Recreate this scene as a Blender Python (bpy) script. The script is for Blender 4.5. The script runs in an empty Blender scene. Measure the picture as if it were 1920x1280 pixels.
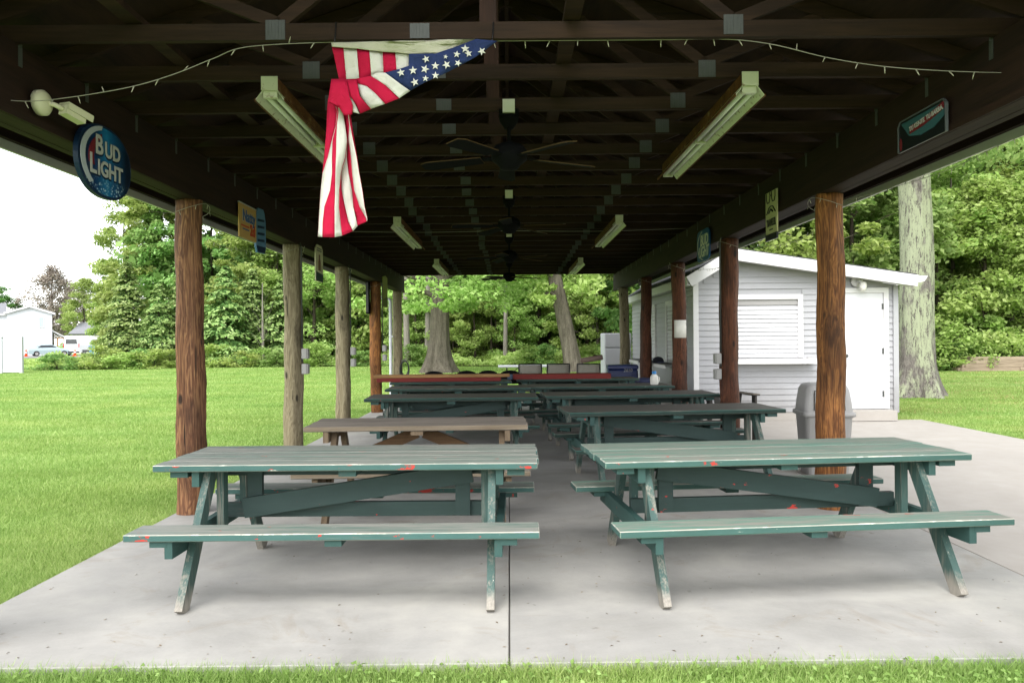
import bpy, bmesh, math, random
import numpy as np
from mathutils import Vector, Matrix

random.seed(7)
RNG = np.random.default_rng(7)
R = math.radians
scene = bpy.context.scene
col = scene.collection

# ------------------------------------------------------------------ camera
F_PX, CX, CY = 1445.0, 955.0, 637.0       # focal length and principal direction, in photo pixels (1920 wide)
CAM = Vector((0.0, 0.0, 1.45))
ROLL = R(0.5)
cd = bpy.data.cameras.new("camera")
cd.sensor_width = 36.0
cd.lens = 36.0 * F_PX / 1920.0
cd.clip_start, cd.clip_end = 0.05, 800.0
cam = bpy.data.objects.new("camera", cd)
col.objects.link(cam)
YAW = math.atan2(960 - CX, F_PX)
PITCH = math.atan2(640 - CY, F_PX)
fwd = Vector((math.sin(YAW) * math.cos(PITCH), math.cos(YAW) * math.cos(PITCH), -math.sin(PITCH)))
rgt = Vector((math.cos(YAW), -math.sin(YAW), 0))
upv = rgt.cross(fwd)
r2 = rgt * math.cos(ROLL) - upv * math.sin(ROLL)
u2 = rgt * math.sin(ROLL) + upv * math.cos(ROLL)
M = Matrix((r2, u2, -fwd)).transposed().to_4x4()
M.translation = CAM
cam.matrix_world = M
scene.camera = cam

def at(px, py, Y):
    """a point of the place seen at photo pixel (px, py), at depth Y"""
    d = fwd + r2 * ((px - 960) / F_PX) + u2 * ((640 - py) / F_PX)
    return CAM + d * (Y / d.y)

# ------------------------------------------------------------------ world, sun, exposure
w = bpy.data.worlds.new("World"); scene.world = w; w.use_nodes = True
wn = w.node_tree; wn.nodes.clear()
sky = wn.nodes.new("ShaderNodeTexSky"); sky.sky_type = 'NISHITA'; sky.sun_disc = False
SUN_EL, SUN_AZ = R(50), R(200)
sky.sun_elevation = SUN_EL; sky.sun_rotation = SUN_AZ
sky.air_density = 1.0; sky.dust_density = 1.0; sky.ozone_density = 1.0
hs = wn.nodes.new("ShaderNodeHueSaturation"); hs.inputs['Saturation'].default_value = 0.16
bg = wn.nodes.new("ShaderNodeBackground"); bg.inputs['Strength'].default_value = 0.15
wo = wn.nodes.new("ShaderNodeOutputWorld")
wn.links.new(sky.outputs[0], hs.inputs['Color']); wn.links.new(hs.outputs[0], bg.inputs['Color'])
wn.links.new(bg.outputs[0], wo.inputs['Surface'])
sl = bpy.data.lights.new("sun", 'SUN'); sl.energy = 1.0; sl.angle = R(50); sl.color = (1.0, 0.97, 0.93)
so = bpy.data.objects.new("sun", sl); col.objects.link(so)
sd = Vector((math.sin(SUN_AZ) * math.cos(SUN_EL), math.cos(SUN_AZ) * math.cos(SUN_EL), math.sin(SUN_EL)))
so.rotation_euler = sd.to_track_quat('Z', 'Y').to_euler()
vs = scene.view_settings
vs.view_transform = 'Standard'; vs.look = 'None'; vs.gamma = 1.0; vs.use_curve_mapping = False
vs.exposure = 1.95
cy = scene.cycles
cy.max_bounces = 7; cy.diffuse_bounces = 5; cy.glossy_bounces = 3; cy.transmission_bounces = 4; cy.transparent_max_bounces = 6
cy.use_denoising = True
cy.caustics_reflective = False; cy.caustics_refractive = False

# ------------------------------------------------------------------ material helpers
def lin(h):
    h = h.lstrip('#'); o = []
    for i in (0, 2, 4):
        c = int(h[i:i + 2], 16) / 255
        o.append(c / 12.92 if c <= 0.04045 else ((c + 0.055) / 1.055) ** 2.4)
    return tuple(o)

class Sh:
    def __init__(s, name, rough=0.6, spec=0.3, metal=0.0):
        s.m = bpy.data.materials.new(name); s.m.use_nodes = True
        s.nt = s.m.node_tree; s.n = s.nt.nodes; s.l = s.nt.links
        s.b = s.n['Principled BSDF']; s.out = s.n['Material Output']
        s.b.inputs['Roughness'].default_value = rough
        s.b.inputs['Specular IOR Level'].default_value = spec
        s.b.inputs['Metallic'].default_value = metal
        s._obj = None
    def put(s, sock, v):
        if isinstance(v, bpy.types.NodeSocket): s.l.new(v, sock)
        elif isinstance(v, (tuple, list)):
            sock.default_value = (*v, 1.0) if len(v) == 3 and sock.type == 'RGBA' else v
        else: sock.default_value = v
    def coord(s, kind='Object', scale=(1, 1, 1), jitter=True):
        tc = s.n.new('ShaderNodeTexCoord'); o = tc.outputs[kind]
        if jitter:
            oi = s.n.new('ShaderNodeObjectInfo')
            mu = s.n.new('ShaderNodeMath'); mu.operation = 'MULTIPLY'; s.l.new(oi.outputs['Random'], mu.inputs[0]); mu.inputs[1].default_value = 57.0
            va = s.n.new('ShaderNodeVectorMath'); va.operation = 'ADD'; s.l.new(o, va.inputs[0]); s.l.new(mu.outputs[0], va.inputs[1]); o = va.outputs[0]
        mp = s.n.new('ShaderNodeMapping'); s.l.new(o, mp.inputs['Vector']); mp.inputs['Scale'].default_value = scale
        return mp.outputs[0]
    def noise(s, vec, scale=1.0, detail=4.0, rough=0.55, dist=0.0):
        t = s.n.new('ShaderNodeTexNoise'); s.l.new(vec, t.inputs['Vector'])
        t.inputs['Scale'].default_value = scale; t.inputs['Detail'].default_value = detail
        t.inputs['Roughness'].default_value = rough; t.inputs['Distortion'].default_value = dist
        return t.outputs['Fac']
    def voro(s, vec, scale=1.0, feature='F1', out='Distance'):
        t = s.n.new('ShaderNodeTexVoronoi'); t.feature = feature; s.l.new(vec, t.inputs['Vector']); t.inputs['Scale'].default_value = scale
        return t.outputs[out]
    def ramp(s, fac, stops, interp='LINEAR'):
        r = s.n.new('ShaderNodeValToRGB'); r.color_ramp.interpolation = interp
        e = r.color_ramp.elements
        while len(e) < len(stops): e.new(0.5)
        for i, (p, c) in enumerate(stops):
            e[i].position = p
            e[i].color = (c, c, c, 1) if not isinstance(c, (tuple, list)) else (*c, 1)
        s.l.new(fac, r.inputs['Fac']); return r.outputs['Color']
    def mix(s, fac, a, b, kind='MIX'):
        m = s.n.new('ShaderNodeMix'); m.data_type = 'RGBA'; m.blend_type = kind
        s.put(m.inputs[0], fac); s.put(m.inputs[6], a); s.put(m.inputs[7], b); return m.outputs[2]
    def math(s, op, a, b=0.0):
        m = s.n.new('ShaderNodeMath'); m.operation = op; s.put(m.inputs[0], a); s.put(m.inputs[1], b); return m.outputs[0]
    def sep(s, vec, i):
        x = s.n.new('ShaderNodeSeparateXYZ'); s.l.new(vec, x.inputs[0]); return x.outputs[i]
    def color(s, c): s.put(s.b.inputs['Base Color'], c); return s
    def rough(s, c): s.put(s.b.inputs['Roughness'], c); return s
    def bump(s, h, strength=0.3, dist=0.01):
        b = s.n.new('ShaderNodeBump'); b.inputs['Strength'].default_value = strength; b.inputs['Distance'].default_value = dist
        s.l.new(h, b.inputs['Height']); s.l.new(b.outputs[0], s.b.inputs['Normal']); return s

MT = {}
def plain(name, c, rough=0.6, spec=0.3, metal=0.0, var=0.12, scale=6.0):
    """a painted or moulded surface with faint dirt"""
    s = Sh(name, rough, spec, metal); v = s.coord(scale=(1, 1, 1))
    f = s.noise(v, scale, 5, 0.6)
    c = lin(c) if isinstance(c, str) else c
    s.color(s.mix(f, tuple(x * (1 - var) for x in c), tuple(min(1, x * (1 + var)) for x in c)))
    MT[name] = s.m; return s.m

def stretch(axis, a, b):
    return tuple(a if i == axis else b for i in range(3))

def paint_wood(name, axis, green, wear, grey, red=0.0, white=0.0, foot=False):
    s = Sh(name, 0.62, 0.3)
    v = s.coord(scale=stretch(axis, 1.2, 16))
    vf = s.coord(scale=stretch(axis, 5, 110))
    vs_ = s.coord(scale=stretch(axis, 2.6, 7))
    f1 = s.noise(v, 1.0, 6, 0.65, 0.4); f2 = s.noise(vf, 1.0, 4, 0.6); f3 = s.noise(vs_, 1.6, 5, 0.6)
    g = s.mix(f3, tuple(x * 0.78 for x in green), tuple(min(1, x * 1.25) for x in green))
    gw = s.mix(f2, tuple(x * 0.62 for x in grey), tuple(min(1, x * 1.3) for x in grey))
    k = s.math('ADD', s.math('MULTIPLY', f1, 0.6), s.math('MULTIPLY', f2, 0.4))
    wm = s.ramp(k, [(0.62 - wear * 0.34, 0.0), (0.70 - wear * 0.22, 1.0)])
    c = s.mix(s.math('MULTIPLY', wm, 0.85), g, gw)
    if red > 0:
        vr = s.coord(scale=stretch(axis, 5, 9)); fr = s.noise(vr, 1.0, 5, 0.7)
        c = s.mix(s.ramp(fr, [(0.70 - red * 0.16, 0.0), (0.715 - red * 0.16, 1.0)]), c, lin('a8342c'))
    if white > 0:
        vw = s.coord(scale=stretch(axis, 9, 45)); fw = s.noise(vw, 1.0, 5, 0.7)
        c = s.mix(s.ramp(fw, [(0.76 - white * 0.2, 0.0), (0.79 - white * 0.2, 1.0)]), c, lin('c9c6bb'))
    if foot:
        z = s.sep(s.coord(jitter=False), 2)
        zz = s.math('ADD', z, s.math('MULTIPLY', f1, 0.22))
        c = s.mix(s.ramp(zz, [(0.16, 1.0), (0.23, 0.0)]), c, s.mix(f2, lin('57534c'), lin('a39d92')))
    s.color(c); s.bump(s.math('ADD', f2, s.math('MULTIPLY', wm, 0.5)), 0.25, 0.004)
    MT[name] = s.m; return s.m

def wood(name, axis, dark, light, rough=0.75, bump=0.3, fine=90, streak=14):
    s = Sh(name, rough, 0.2)
    f1 = s.noise(s.coord(scale=stretch(axis, 1.0, streak)), 1.0, 6, 0.6, 0.6)
    f2 = s.noise(s.coord(scale=stretch(axis, 4, fine)), 1.0, 4, 0.6)
    f = s.math('ADD', s.math('MULTIPLY', f1, 0.65), s.math('MULTIPLY', f2, 0.35))
    s.color(s.ramp(f, [(0.3, dark), (0.68, light)])); s.bump(f, bump, 0.006)
    MT[name] = s.m; return s.m

def log_wood(name, a, b, c, stain=0.5):
    """peeled round post: long grain, cathedral figure, knots, checks and dark stain"""
    s = Sh(name, 0.7, 0.25)
    vg = s.coord(scale=(8, 8, 0.8)); vf = s.coord(scale=(70, 70, 2.6)); vb = s.coord(scale=(2.6, 2.6, 1.0)); vk = s.coord(scale=(6, 6, 2.4)); vc = s.coord(scale=(26, 26, 0.8))
    g = s.noise(vg, 1.0, 4, 0.55, 2.2); f = s.noise(vf, 1.0, 4, 0.65, 0.3); bl = s.noise(vb, 1.0, 5, 0.65); ck = s.noise(vc, 1.0, 3, 0.5, 0.4)
    ring = s.math('PINGPONG', s.math('MULTIPLY', g, 15.0), 1.0)
    k = s.math('ADD', s.math('MULTIPLY', ring, 0.3), s.math('MULTIPLY', f, 0.7))
    cc = s.ramp(k, [(0.18, a), (0.5, b), (0.85, c)])
    cc = s.mix(s.ramp(bl, [(0.64 - stain * 0.3, 0.0), (0.72, 0.8)]), cc, tuple(x * 0.4 for x in a))
    cc = s.mix(s.ramp(ck, [(0.28, 0.85), (0.34, 0.0)]), cc, tuple(x * 0.25 for x in a))
    kn = s.voro(vk, 1.0)
    cc = s.mix(s.ramp(kn, [(0.08, 0.9), (0.14, 0.0)]), cc, tuple(x * 0.2 for x in a))
    s.color(cc); s.bump(s.math('SUBTRACT', k, s.ramp(ck, [(0.28, 1.0), (0.34, 0.0)])), 0.5, 0.012)
    MT[name] = s.m; return s.m

def leafmat(name, c1, c2, c3, trans=0.35):
    s = Sh(name, 0.55, 0.25)
    ge = s.n.new('ShaderNodeNewGeometry'); oi = s.n.new('ShaderNodeObjectInfo')
    vb = s.coord(scale=(0.5, 0.5, 0.5)); nb = s.noise(vb, 1.0, 4, 0.65)
    f = s.math('ADD', s.math('MULTIPLY', ge.outputs['Random Per Island'], 0.5), s.math('MULTIPLY', nb, 0.6))
    c = s.ramp(f, [(0.2, c1), (0.5, c2), (0.85, c3)])
    hv = s.n.new('ShaderNodeHueSaturation'); s.l.new(c, hv.inputs['Color'])
    s.l.new(s.math('ADD', s.math('MULTIPLY', oi.outputs['Random'], 0.035), 0.482), hv.inputs['Hue'])
    s.l.new(s.math('ADD', s.math('MULTIPLY', oi.outputs['Random'], 0.3), 0.85), hv.inputs['Value'])
    s.color(hv.outputs[0])
    tr = s.n.new('ShaderNodeBsdfTranslucent'); s.l.new(hv.outputs[0], tr.inputs['Color'])
    mx = s.n.new('ShaderNodeMixShader'); mx.inputs[0].default_value = trans
    s.l.new(s.b.outputs[0], mx.inputs[1]); s.l.new(tr.outputs[0], mx.inputs[2]); s.l.new(mx.outputs[0], s.out.inputs['Surface'])
    MT[name] = s.m; return s.m

def bark(name, a, b, lichen=None, sc=7):
    s = Sh(name, 0.9, 0.1)
    v = s.coord(scale=(sc, sc, sc * 0.16)); f = s.noise(v, 1.0, 6, 0.65, 0.5)
    v2 = s.coord(scale=(sc * 3, sc * 3, sc)); f2 = s.noise(v2, 1.0, 4, 0.6)
    k = s.math('ADD', s.math('MULTIPLY', f, 0.65), s.math('MULTIPLY', f2, 0.35))
    c = s.ramp(k, [(0.32, a), (0.66, b)])
    if lichen:
        vl = s.coord(scale=(2.6, 2.6, 1.3)); fl = s.noise(vl, 1.0, 6, 0.7)
        z = s.sep(s.coord(jitter=False), 2)
        k2 = s.math('ADD', fl, s.ramp(s.math('MULTIPLY', z, 0.25), [(0.05, 0.0), (0.6, 0.13)]))
        k2 = s.math('MULTIPLY', s.ramp(k2, [(0.5, 0.0), (0.6, 0.9)]), s.ramp(k, [(0.42, 0.0), (0.5, 0.95)]))
        c = s.mix(k2, c, lichen)
    s.color(c); s.bump(k, 0.9, 0.05)
    MT[name] = s.m; return s.m

# ------------------------------------------------------------------ geometry helpers
class MB:
    """collects simple shapes into one mesh"""
    def __init__(s): s.v = []; s.f = []; s.mi = []; s.sm = []
    def add(s, vs, fs, mi=0, smooth=False):
        o = len(s.v); s.v += [tuple(p) for p in vs]
        for f in fs: s.f.append(tuple(i + o for i in f)); s.mi.append(mi); s.sm.append(smooth)
        return s
    def box(s, c, d, mi=0, rot=None):
        hx, hy, hz = d[0] / 2, d[1] / 2, d[2] / 2
        p = [Vector((x, y, z)) for x in (-hx, hx) for y in (-hy, hy) for z in (-hz, hz)]
        if rot is not None: p = [rot @ q for q in p]
        c = Vector(c)
        return s.add([q + c for q in p], [(0, 1, 3, 2), (4, 6, 7, 5), (0, 4, 5, 1), (2, 3, 7, 6), (0, 2, 6, 4), (1, 5, 7, 3)], mi)
    def bar(s, a, b, w_, h_, side=(1, 0, 0), mi=0):
        """a straight board from a to b; w_ across `side`, h_ across the third direction"""
        a, b = Vector(a), Vector(b); d = (b - a).normalized(); sd_ = Vector(side); sd_ = (sd_ - d * sd_.dot(d)).normalized(); t = d.cross(sd_)
        p = []
        for q in (a, b):
            for i, j in ((-1, -1), (1, -1), (1, 1), (-1, 1)): p.append(q + sd_ * (i * w_ / 2) + t * (j * h_ / 2))
        return s.add(p, [(3, 2, 1, 0), (4, 5, 6, 7), (0, 1, 5, 4), (1, 2, 6, 5), (2, 3, 7, 6), (3, 0, 4, 7)], mi)
    def tube(s, pts, r, n=8, mi=0, cap=True, smooth=True):
        pts = [Vector(p) for p in pts]; rr = r if isinstance(r, (list, tuple)) else [r] * len(pts)
        vs, fs = [], []; ref = Vector((0.31, 0.22, 0.93))
        for i, p in enumerate(pts):
            d = (pts[min(i + 1, len(pts) - 1)] - pts[max(i - 1, 0)]).normalized()
            if abs(d.dot(ref)) > 0.95: ref = Vector((1, 0.1, 0))
            x = (ref - d * ref.dot(d)).normalized(); y = d.cross(x)
            for k in range(n):
                t = 2 * math.pi * k / n; vs.append(p + (x * math.cos(t) + y * math.sin(t)) * rr[i])
        for i in range(len(pts) - 1):
            for k in range(n):
                a = i * n + k; b = i * n + (k + 1) % n; fs.append((a, b, b + n, a + n))
        s.add(vs, fs, mi, smooth)
        if cap:
            o = len(s.v) - len(vs); s.f.append(tuple(o + k for k in reversed(range(n)))); s.mi.append(mi); s.sm.append(False)
            o2 = o + (len(pts) - 1) * n; s.f.append(tuple(o2 + k for k in range(n))); s.mi.append(mi); s.sm.append(False)
        return s
    def lathe(s, prof, c=(0, 0, 0), n=20, mi=0, smooth=True):
        c = Vector(c); vs, fs = [], []
        for r_, z in prof:
            for k in range(n):
                t = 2 * math.pi * k / n; vs.append(c + Vector((r_ * math.cos(t), r_ * math.sin(t), z)))
        for i in range(len(prof) - 1):
            for k in range(n):
                a = i * n + k; b = i * n + (k + 1) % n; fs.append((a, b, b + n, a + n))
        fs.append(tuple(reversed(range(n)))); fs.append(tuple((len(prof) - 1) * n + k for k in range(n)))
        return s.add(vs, fs, mi, smooth)
    def prism(s, pts, d, mi=0, o=(0, 0, 0)):
        """polygon pts in XY extruded d along +Z"""
        n = len(pts); o = Vector(o)
        vs = [Vector((x, y, 0)) + o for x, y in pts] + [Vector((x, y, d)) + o for x, y in pts]
        fs = [tuple(reversed(range(n))), tuple(range(n, 2 * n))] + [(i, (i + 1) % n, (i + 1) % n + n, i + n) for i in range(n)]
        return s.add(vs, fs, mi)
    def mesh(s, name, mats):
        me = bpy.data.meshes.new(name); me.from_pydata(s.v, [], s.f)
        for m in (mats if isinstance(mats, (list, tuple)) else [mats]): me.materials.append(m)
        if len(me.materials) > 1: me.polygons.foreach_set('material_index', s.mi)
        me.polygons.foreach_set('use_smooth', s.sm); me.update(); return me

def link(name, me, parent=None, loc=None, rot=None, scale=None):
    o = bpy.data.objects.new(name, me); col.objects.link(o)
    if parent is not None: o.parent = parent
    if loc is not None: o.location = loc
    if rot is not None: o.rotation_euler = rot
    if scale is not None: o.scale = scale
    return o

def build(name, mb, mats, parent=None, **kw): return link(name, mb.mesh(name, mats), parent, **kw)

def tag(o, label=None, cat=None, group=None, kind=None):
    if label: o['label'] = label
    if cat: o['category'] = cat
    if group: o['group'] = group
    if kind: o['kind'] = kind
    return o

def empty(name, loc=(0, 0, 0), rz=0.0, label=None, cat=None, group=None):
    o = bpy.data.objects.new(name, None); col.objects.link(o); o.location = loc; o.rotation_euler = (0, 0, rz); o.empty_display_size = 0.2
    return tag(o, label, cat, group)

def copy_tree(o, parent=None):
    c = o.copy(); col.objects.link(c); c.parent = parent
    for ch in o.children: copy_tree(ch, c)
    return c

_pl = {}
def plank_mesh(L, W, T, mats, ch=0.004):
    """a board along X with eased edges; the eased edges use the second material"""
    key = (round(L, 3), round(W, 3), round(T, 3), ch, tuple(m.name for m in mats))
    if key in _pl: return _pl[key]
    bm = bmesh.new(); bmesh.ops.create_cube(bm, size=1.0)
    bmesh.ops.scale(bm, vec=(L, W, T), verts=bm.verts)
    bmesh.ops.bevel(bm, geom=list(bm.edges), offset=ch, segments=1, affect='EDGES', profile=0.5)
    bm.normal_update()
    for f in bm.faces:
        n = f.normal
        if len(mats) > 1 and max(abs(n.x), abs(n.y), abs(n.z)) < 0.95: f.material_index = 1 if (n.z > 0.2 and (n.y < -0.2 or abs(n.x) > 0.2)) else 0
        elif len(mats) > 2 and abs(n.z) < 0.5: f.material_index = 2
    me = bpy.data.meshes.new("plank"); bm.to_mesh(me); bm.free()
    for m in mats: me.materials.append(m)
    _pl[key] = me; return me

def np_mesh(name, verts, faces, m):
    """large meshes of equal-sized faces straight from arrays"""
    verts = np.asarray(verts, np.float32); faces = np.asarray(faces, np.int32)
    me = bpy.data.meshes.new(name); k = faces.shape[1]; nf = len(faces)
    me.vertices.add(len(verts)); me.vertices.foreach_set('co', verts.ravel())
    me.loops.add(nf * k); me.loops.foreach_set('vertex_index', faces.ravel())
    me.polygons.add(nf); me.polygons.foreach_set('loop_start', np.arange(nf, dtype=np.int32) * k)
    try: me.polygons.foreach_set('loop_total', np.full(nf, k, dtype=np.int32))
    except Exception: pass
    me.materials.append(m); me.update(calc_edges=True); return me

# ------------------------------------------------------------------ materials
GREEN = lin('3f8078'); GREEN_D = lin('2c5a56'); GREYW = lin('8c8982')
paint_wood('paint_top', 0, lin('50685f'), 0.72, lin('88867f'), red=0.1, white=0.35)
paint_wood('paint_top_bright', 0, lin('587c6e'), 0.6, lin('88827a'), red=0.12, white=0.3)
paint_wood('paint_top_worn', 0, lin('3a443e'), 1.2, lin('5d5852'), white=0.12)
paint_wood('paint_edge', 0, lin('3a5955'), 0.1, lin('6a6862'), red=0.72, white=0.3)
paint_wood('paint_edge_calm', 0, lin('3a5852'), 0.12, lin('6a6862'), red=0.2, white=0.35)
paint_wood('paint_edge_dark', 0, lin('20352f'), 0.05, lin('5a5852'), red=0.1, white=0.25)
paint_wood('paint_x', 0, lin('2a3b38'), 0.05, lin('4a4843'), red=0.25)
paint_wood('paint_y', 1, lin('2f4a46'), 0.1, lin('4a4843'), red=0.2, white=0.1)
paint_wood('paint_leg', 2, lin('384f4a'), 0.35, lin('7a766c'), red=0.12, white=0.4, foot=True)
paint_wood('paint_worn_edge', 0, lin('6d827b'), 0.75, lin('a8a296'), white=1.0)
paint_wood('paint_worn_dark', 0, lin('3c6a63'), 0.4, lin('8d887d'), white=0.35)
wood('grey_wood', 0, lin('645d57'), lin('9a9187'))
wood('grey_wood_edge', 0, lin('665948'), lin('8f8372'))
wood('brown_brace', 0, lin('4a3828'), lin('775c43'))
wood('brown_leg', 2, lin('4e4030'), lin('81705c'))
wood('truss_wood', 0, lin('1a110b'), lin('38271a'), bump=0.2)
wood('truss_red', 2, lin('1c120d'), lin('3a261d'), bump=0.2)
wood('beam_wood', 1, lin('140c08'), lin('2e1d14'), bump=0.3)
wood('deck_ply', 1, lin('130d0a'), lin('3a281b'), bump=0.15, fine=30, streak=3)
wood('plank_tan', 0, lin('7c5a36'), lin('a8835a'))
wood('timber', 0, lin('6a5c4d'), lin('9c8d7a'))
log_wood('log_red', lin('331f15'), lin('6c4831'), lin('a07a55'), 0.55)
log_wood('log_dark', lin('26130e'), lin('52301f'), lin('75472f'), 0.7)
log_wood('log_orange', lin('2e1a10'), lin('7d4f2a'), lin('b98248'), 0.75)
log_wood('log_grey', lin('4b4231'), lin('7d725a'), lin('9a9078'), 0.15)

s = Sh('concrete', 0.85, 0.2)
v = s.coord(jitter=False)
n1 = s.noise(v, 0.55, 6, 0.6, 0.8); n2 = s.noise(v, 4.0, 6, 0.65); n3 = s.noise(v, 60, 3, 0.6)
c = s.ramp(n1, [(0.34, lin('7f7d77')), (0.5, lin('979590')), (0.66, lin('aaa79f'))])
c = s.mix(s.ramp(n2, [(0.35, 0.0), (0.75, 0.45)]), c, lin('7d7c7a'))
c = s.mix(s.math('MULTIPLY', n3, 0.25), c, lin('adaba6'))
sp = s.voro(v, 3.2)
c = s.mix(s.ramp(sp, [(0.018, 0.6), (0.03, 0.0)]), c, lin('5e5750'))
vb = s.coord(scale=(0.5, 2.6, 1), jitter=False); nb = s.noise(vb, 1.0, 5, 0.6)
c = s.mix(s.ramp(nb, [(0.58, 0.0), (0.75, 0.3)]), c, lin('b5b3ae'))
st1 = s.noise(s.coord(scale=(1, 1, 1), jitter=False), 1.3, 7, 0.7, 1.5); c = s.mix(s.ramp(st1, [(0.56, 0.0), (0.7, 0.45)]), c, lin('837767'))
fl2 = s.noise(v, 11, 3, 0.5); c = s.mix(s.ramp(fl2, [(0.70, 0.0), (0.74, 0.35)]), c, lin('5f5a53'))
s.color(c); s.bump(n3, 0.15, 0.004); s.rough(s.ramp(n1, [(0.3, 0.6), (0.7, 0.9)])); MT['concrete'] = s.m
s = Sh('concrete_tan', 0.85, 0.2)
v = s.coord(jitter=False); n1 = s.noise(v, 0.4, 6, 0.6, 0.5); n2 = s.noise(v, 5, 6, 0.65); n3 = s.noise(v, 70, 3, 0.6)
c = s.ramp(n1, [(0.3, lin('95908a')), (0.7, lin('a49f98'))]); c = s.mix(s.ramp(n2, [(0.35, 0.0), (0.7, 0.35)]), c, lin('8a847b'))
s.color(c); s.bump(n3, 0.15, 0.004); MT['concrete_tan'] = s.m
plain('joint_dark', '4a4844', 0.9)
s = Sh('lawn_soil', 0.95, 0.1)
v = s.coord(jitter=False); n1 = s.noise(v, 0.35, 5, 0.6); n2 = s.noise(v, 7, 6, 0.7); n3 = s.noise(v, 45, 4, 0.7)
vst = s.coord(scale=(0.35, 0.5, 1), jitter=False)
wv = s.n.new('ShaderNodeTexWave'); wv.bands_direction = 'DIAGONAL'; s.l.new(vst, wv.inputs['Vector']); wv.inputs['Scale'].default_value = 0.55; wv.inputs['Distortion'].default_value = 1.2; wv.inputs['Detail'].default_value = 3
c = s.ramp(n1, [(0.3, lin('6a8838')), (0.7, lin('83a04e'))])
c = s.mix(s.math('MULTIPLY', wv.outputs['Fac'], 0.3), c, lin('9db76c'))
c = s.mix(s.ramp(n2, [(0.3, 0.35), (0.6, 0.0)]), c, lin('587530')); c = s.mix(s.ramp(n3, [(0.35, 0.5), (0.65, 0.0)]), c, lin('50692b'))
xx = s.sep(s.coord(jitter=False), 0); nd = s.noise(v, 0.8, 5, 0.65)
dry = s.math('MULTIPLY', s.ramp(s.math('MULTIPLY', xx, 0.1), [(0.65, 0.0), (0.8, 1.0)]), s.ramp(nd, [(0.45, 0.1), (0.66, 0.85)]))
c = s.mix(dry, c, lin('988a5c'))
s.color(c); s.bump(n3, 0.6, 0.03); MT['lawn_soil'] = s.m
s = Sh('forest_soil', 0.95, 0.05); v = s.coord(jitter=False); n1 = s.noise(v, 1.5, 5, 0.6)
s.color(s.ramp(n1, [(0.3, lin('2c2f1a')), (0.7, lin('4b4a2b'))])); MT['forest_soil'] = s.m
plain('asphalt', '7a7976', 0.9); plain('white_vinyl', 'b4b5ba', 0.45, 0.4, var=0.04)
plain('white_trim', 'c8c7c6', 0.5, 0.4, var=0.05); plain('white_door', 'c4c4c6', 0.45, 0.4, var=0.03)
s = Sh('siding', 0.5, 0.35); v = s.coord(scale=(0.6, 3, 3)); n1 = s.noise(v, 1.5, 5, 0.6)
c = s.mix(n1, lin('939396'), lin('9f9fa1'))
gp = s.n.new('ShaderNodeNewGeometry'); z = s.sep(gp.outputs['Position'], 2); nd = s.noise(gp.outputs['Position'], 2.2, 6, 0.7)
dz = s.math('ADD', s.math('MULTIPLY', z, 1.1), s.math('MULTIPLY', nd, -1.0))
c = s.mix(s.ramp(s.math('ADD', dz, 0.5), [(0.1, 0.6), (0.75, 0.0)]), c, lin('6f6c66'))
c = s.mix(s.ramp(s.noise(gp.outputs['Position'], 5.5, 5, 0.7), [(0.56, 0.0), (0.75, 0.3)]), c, lin('85837f'))
s.color(c); MT['siding'] = s.m
plain('roof_dark', '3a3a3c', 0.9); plain('galv', '454744', 0.55, 0.5, 0.25, var=0.2, scale=30)
plain('black_metal', '1c1c1d', 0.45, 0.5); plain('fan_black', '101012', 0.85, 0.08); plain('dark_sling', '8f8b80', 0.8)
wood('fan_edge', 0, lin('33271a'), lin('554329'))
plain('grey_plastic', '8f8d8b', 0.5, 0.4, var=0.05); plain('navy', '1b2c60', 0.4, 0.5); plain('blue_cap', '3a86c8', 0.4, 0.5)
plain('cream', 'c7c4a6', 0.5, 0.4); plain('red_paint', '6e211c', 0.6); plain('paper', 'd2d0c8', 0.8, var=0.03)
s = Sh('lamp_enamel', 0.4, 0.45); v = s.coord(); n1 = s.noise(v, 26, 5, 0.7); n2 = s.noise(v, 3, 4, 0.6)
k = s.math('MULTIPLY', s.ramp(n1, [(0.57, 0.0), (0.63, 1.0)]), s.ramp(n2, [(0.4, 0.15), (0.6, 1.0)]))
s.color(s.mix(k, lin('bdbfa8'), lin('6a4522'))); MT['lamp_enamel'] = s.m
s = Sh('lamp_rust', 0.7, 0.2); v = s.coord(); n1 = s.noise(v, 14, 5, 0.7); s.color(s.ramp(n1, [(0.35, lin('3c2210')), (0.6, lin('5e3b17')), (0.75, lin('8c8263'))])); MT['lamp_rust'] = s.m
plain('lamp_tube', 'ced0c4', 0.3, 0.5, var=0.02)
leafmat('leaf_mid', lin('567a36'), lin('7c9e52'), lin('a4be76'), 0.45)
leafmat('leaf_light', lin('6b8a3a'), lin('93ad58'), lin('b7ca80'), 0.5)
leafmat('leaf_dark', lin('436430'), lin('648a46'), lin('8cab66'), 0.45)
leafmat('leaf_hemlock', lin('36522a'), lin('56763c'), lin('8aa65e'), 0.3)
leafmat('leaf_shoot', lin('6a8846'), lin('8aa65c'), lin('aec281'), 0.35)
leafmat('leaf_brown', lin('857c70'), lin('a0978a'), lin('b2ac98'), 0.3)
leafmat('fern', lin('86a24a'), lin('a8c068'), lin('c6d78c'), 0.5)
leafmat('grass_blade', lin('6f8a40'), lin('8ca858'), lin('b0c27c'), 0.5)
_g = MT['grass_blade']; _n = _g.node_tree.nodes; _l = _g.node_tree.links
_hv = [q for q in _n if q.type == 'HUE_SAT'][0]; _src = _hv.inputs['Color'].links[0].from_socket
_tc = _n.new('ShaderNodeTexCoord'); _mp = _n.new('ShaderNodeMapping'); _mp.inputs['Rotation'].default_value = (0, 0, R(-32)); _mp.inputs['Scale'].default_value = (0.10, 0.85, 1)
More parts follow.
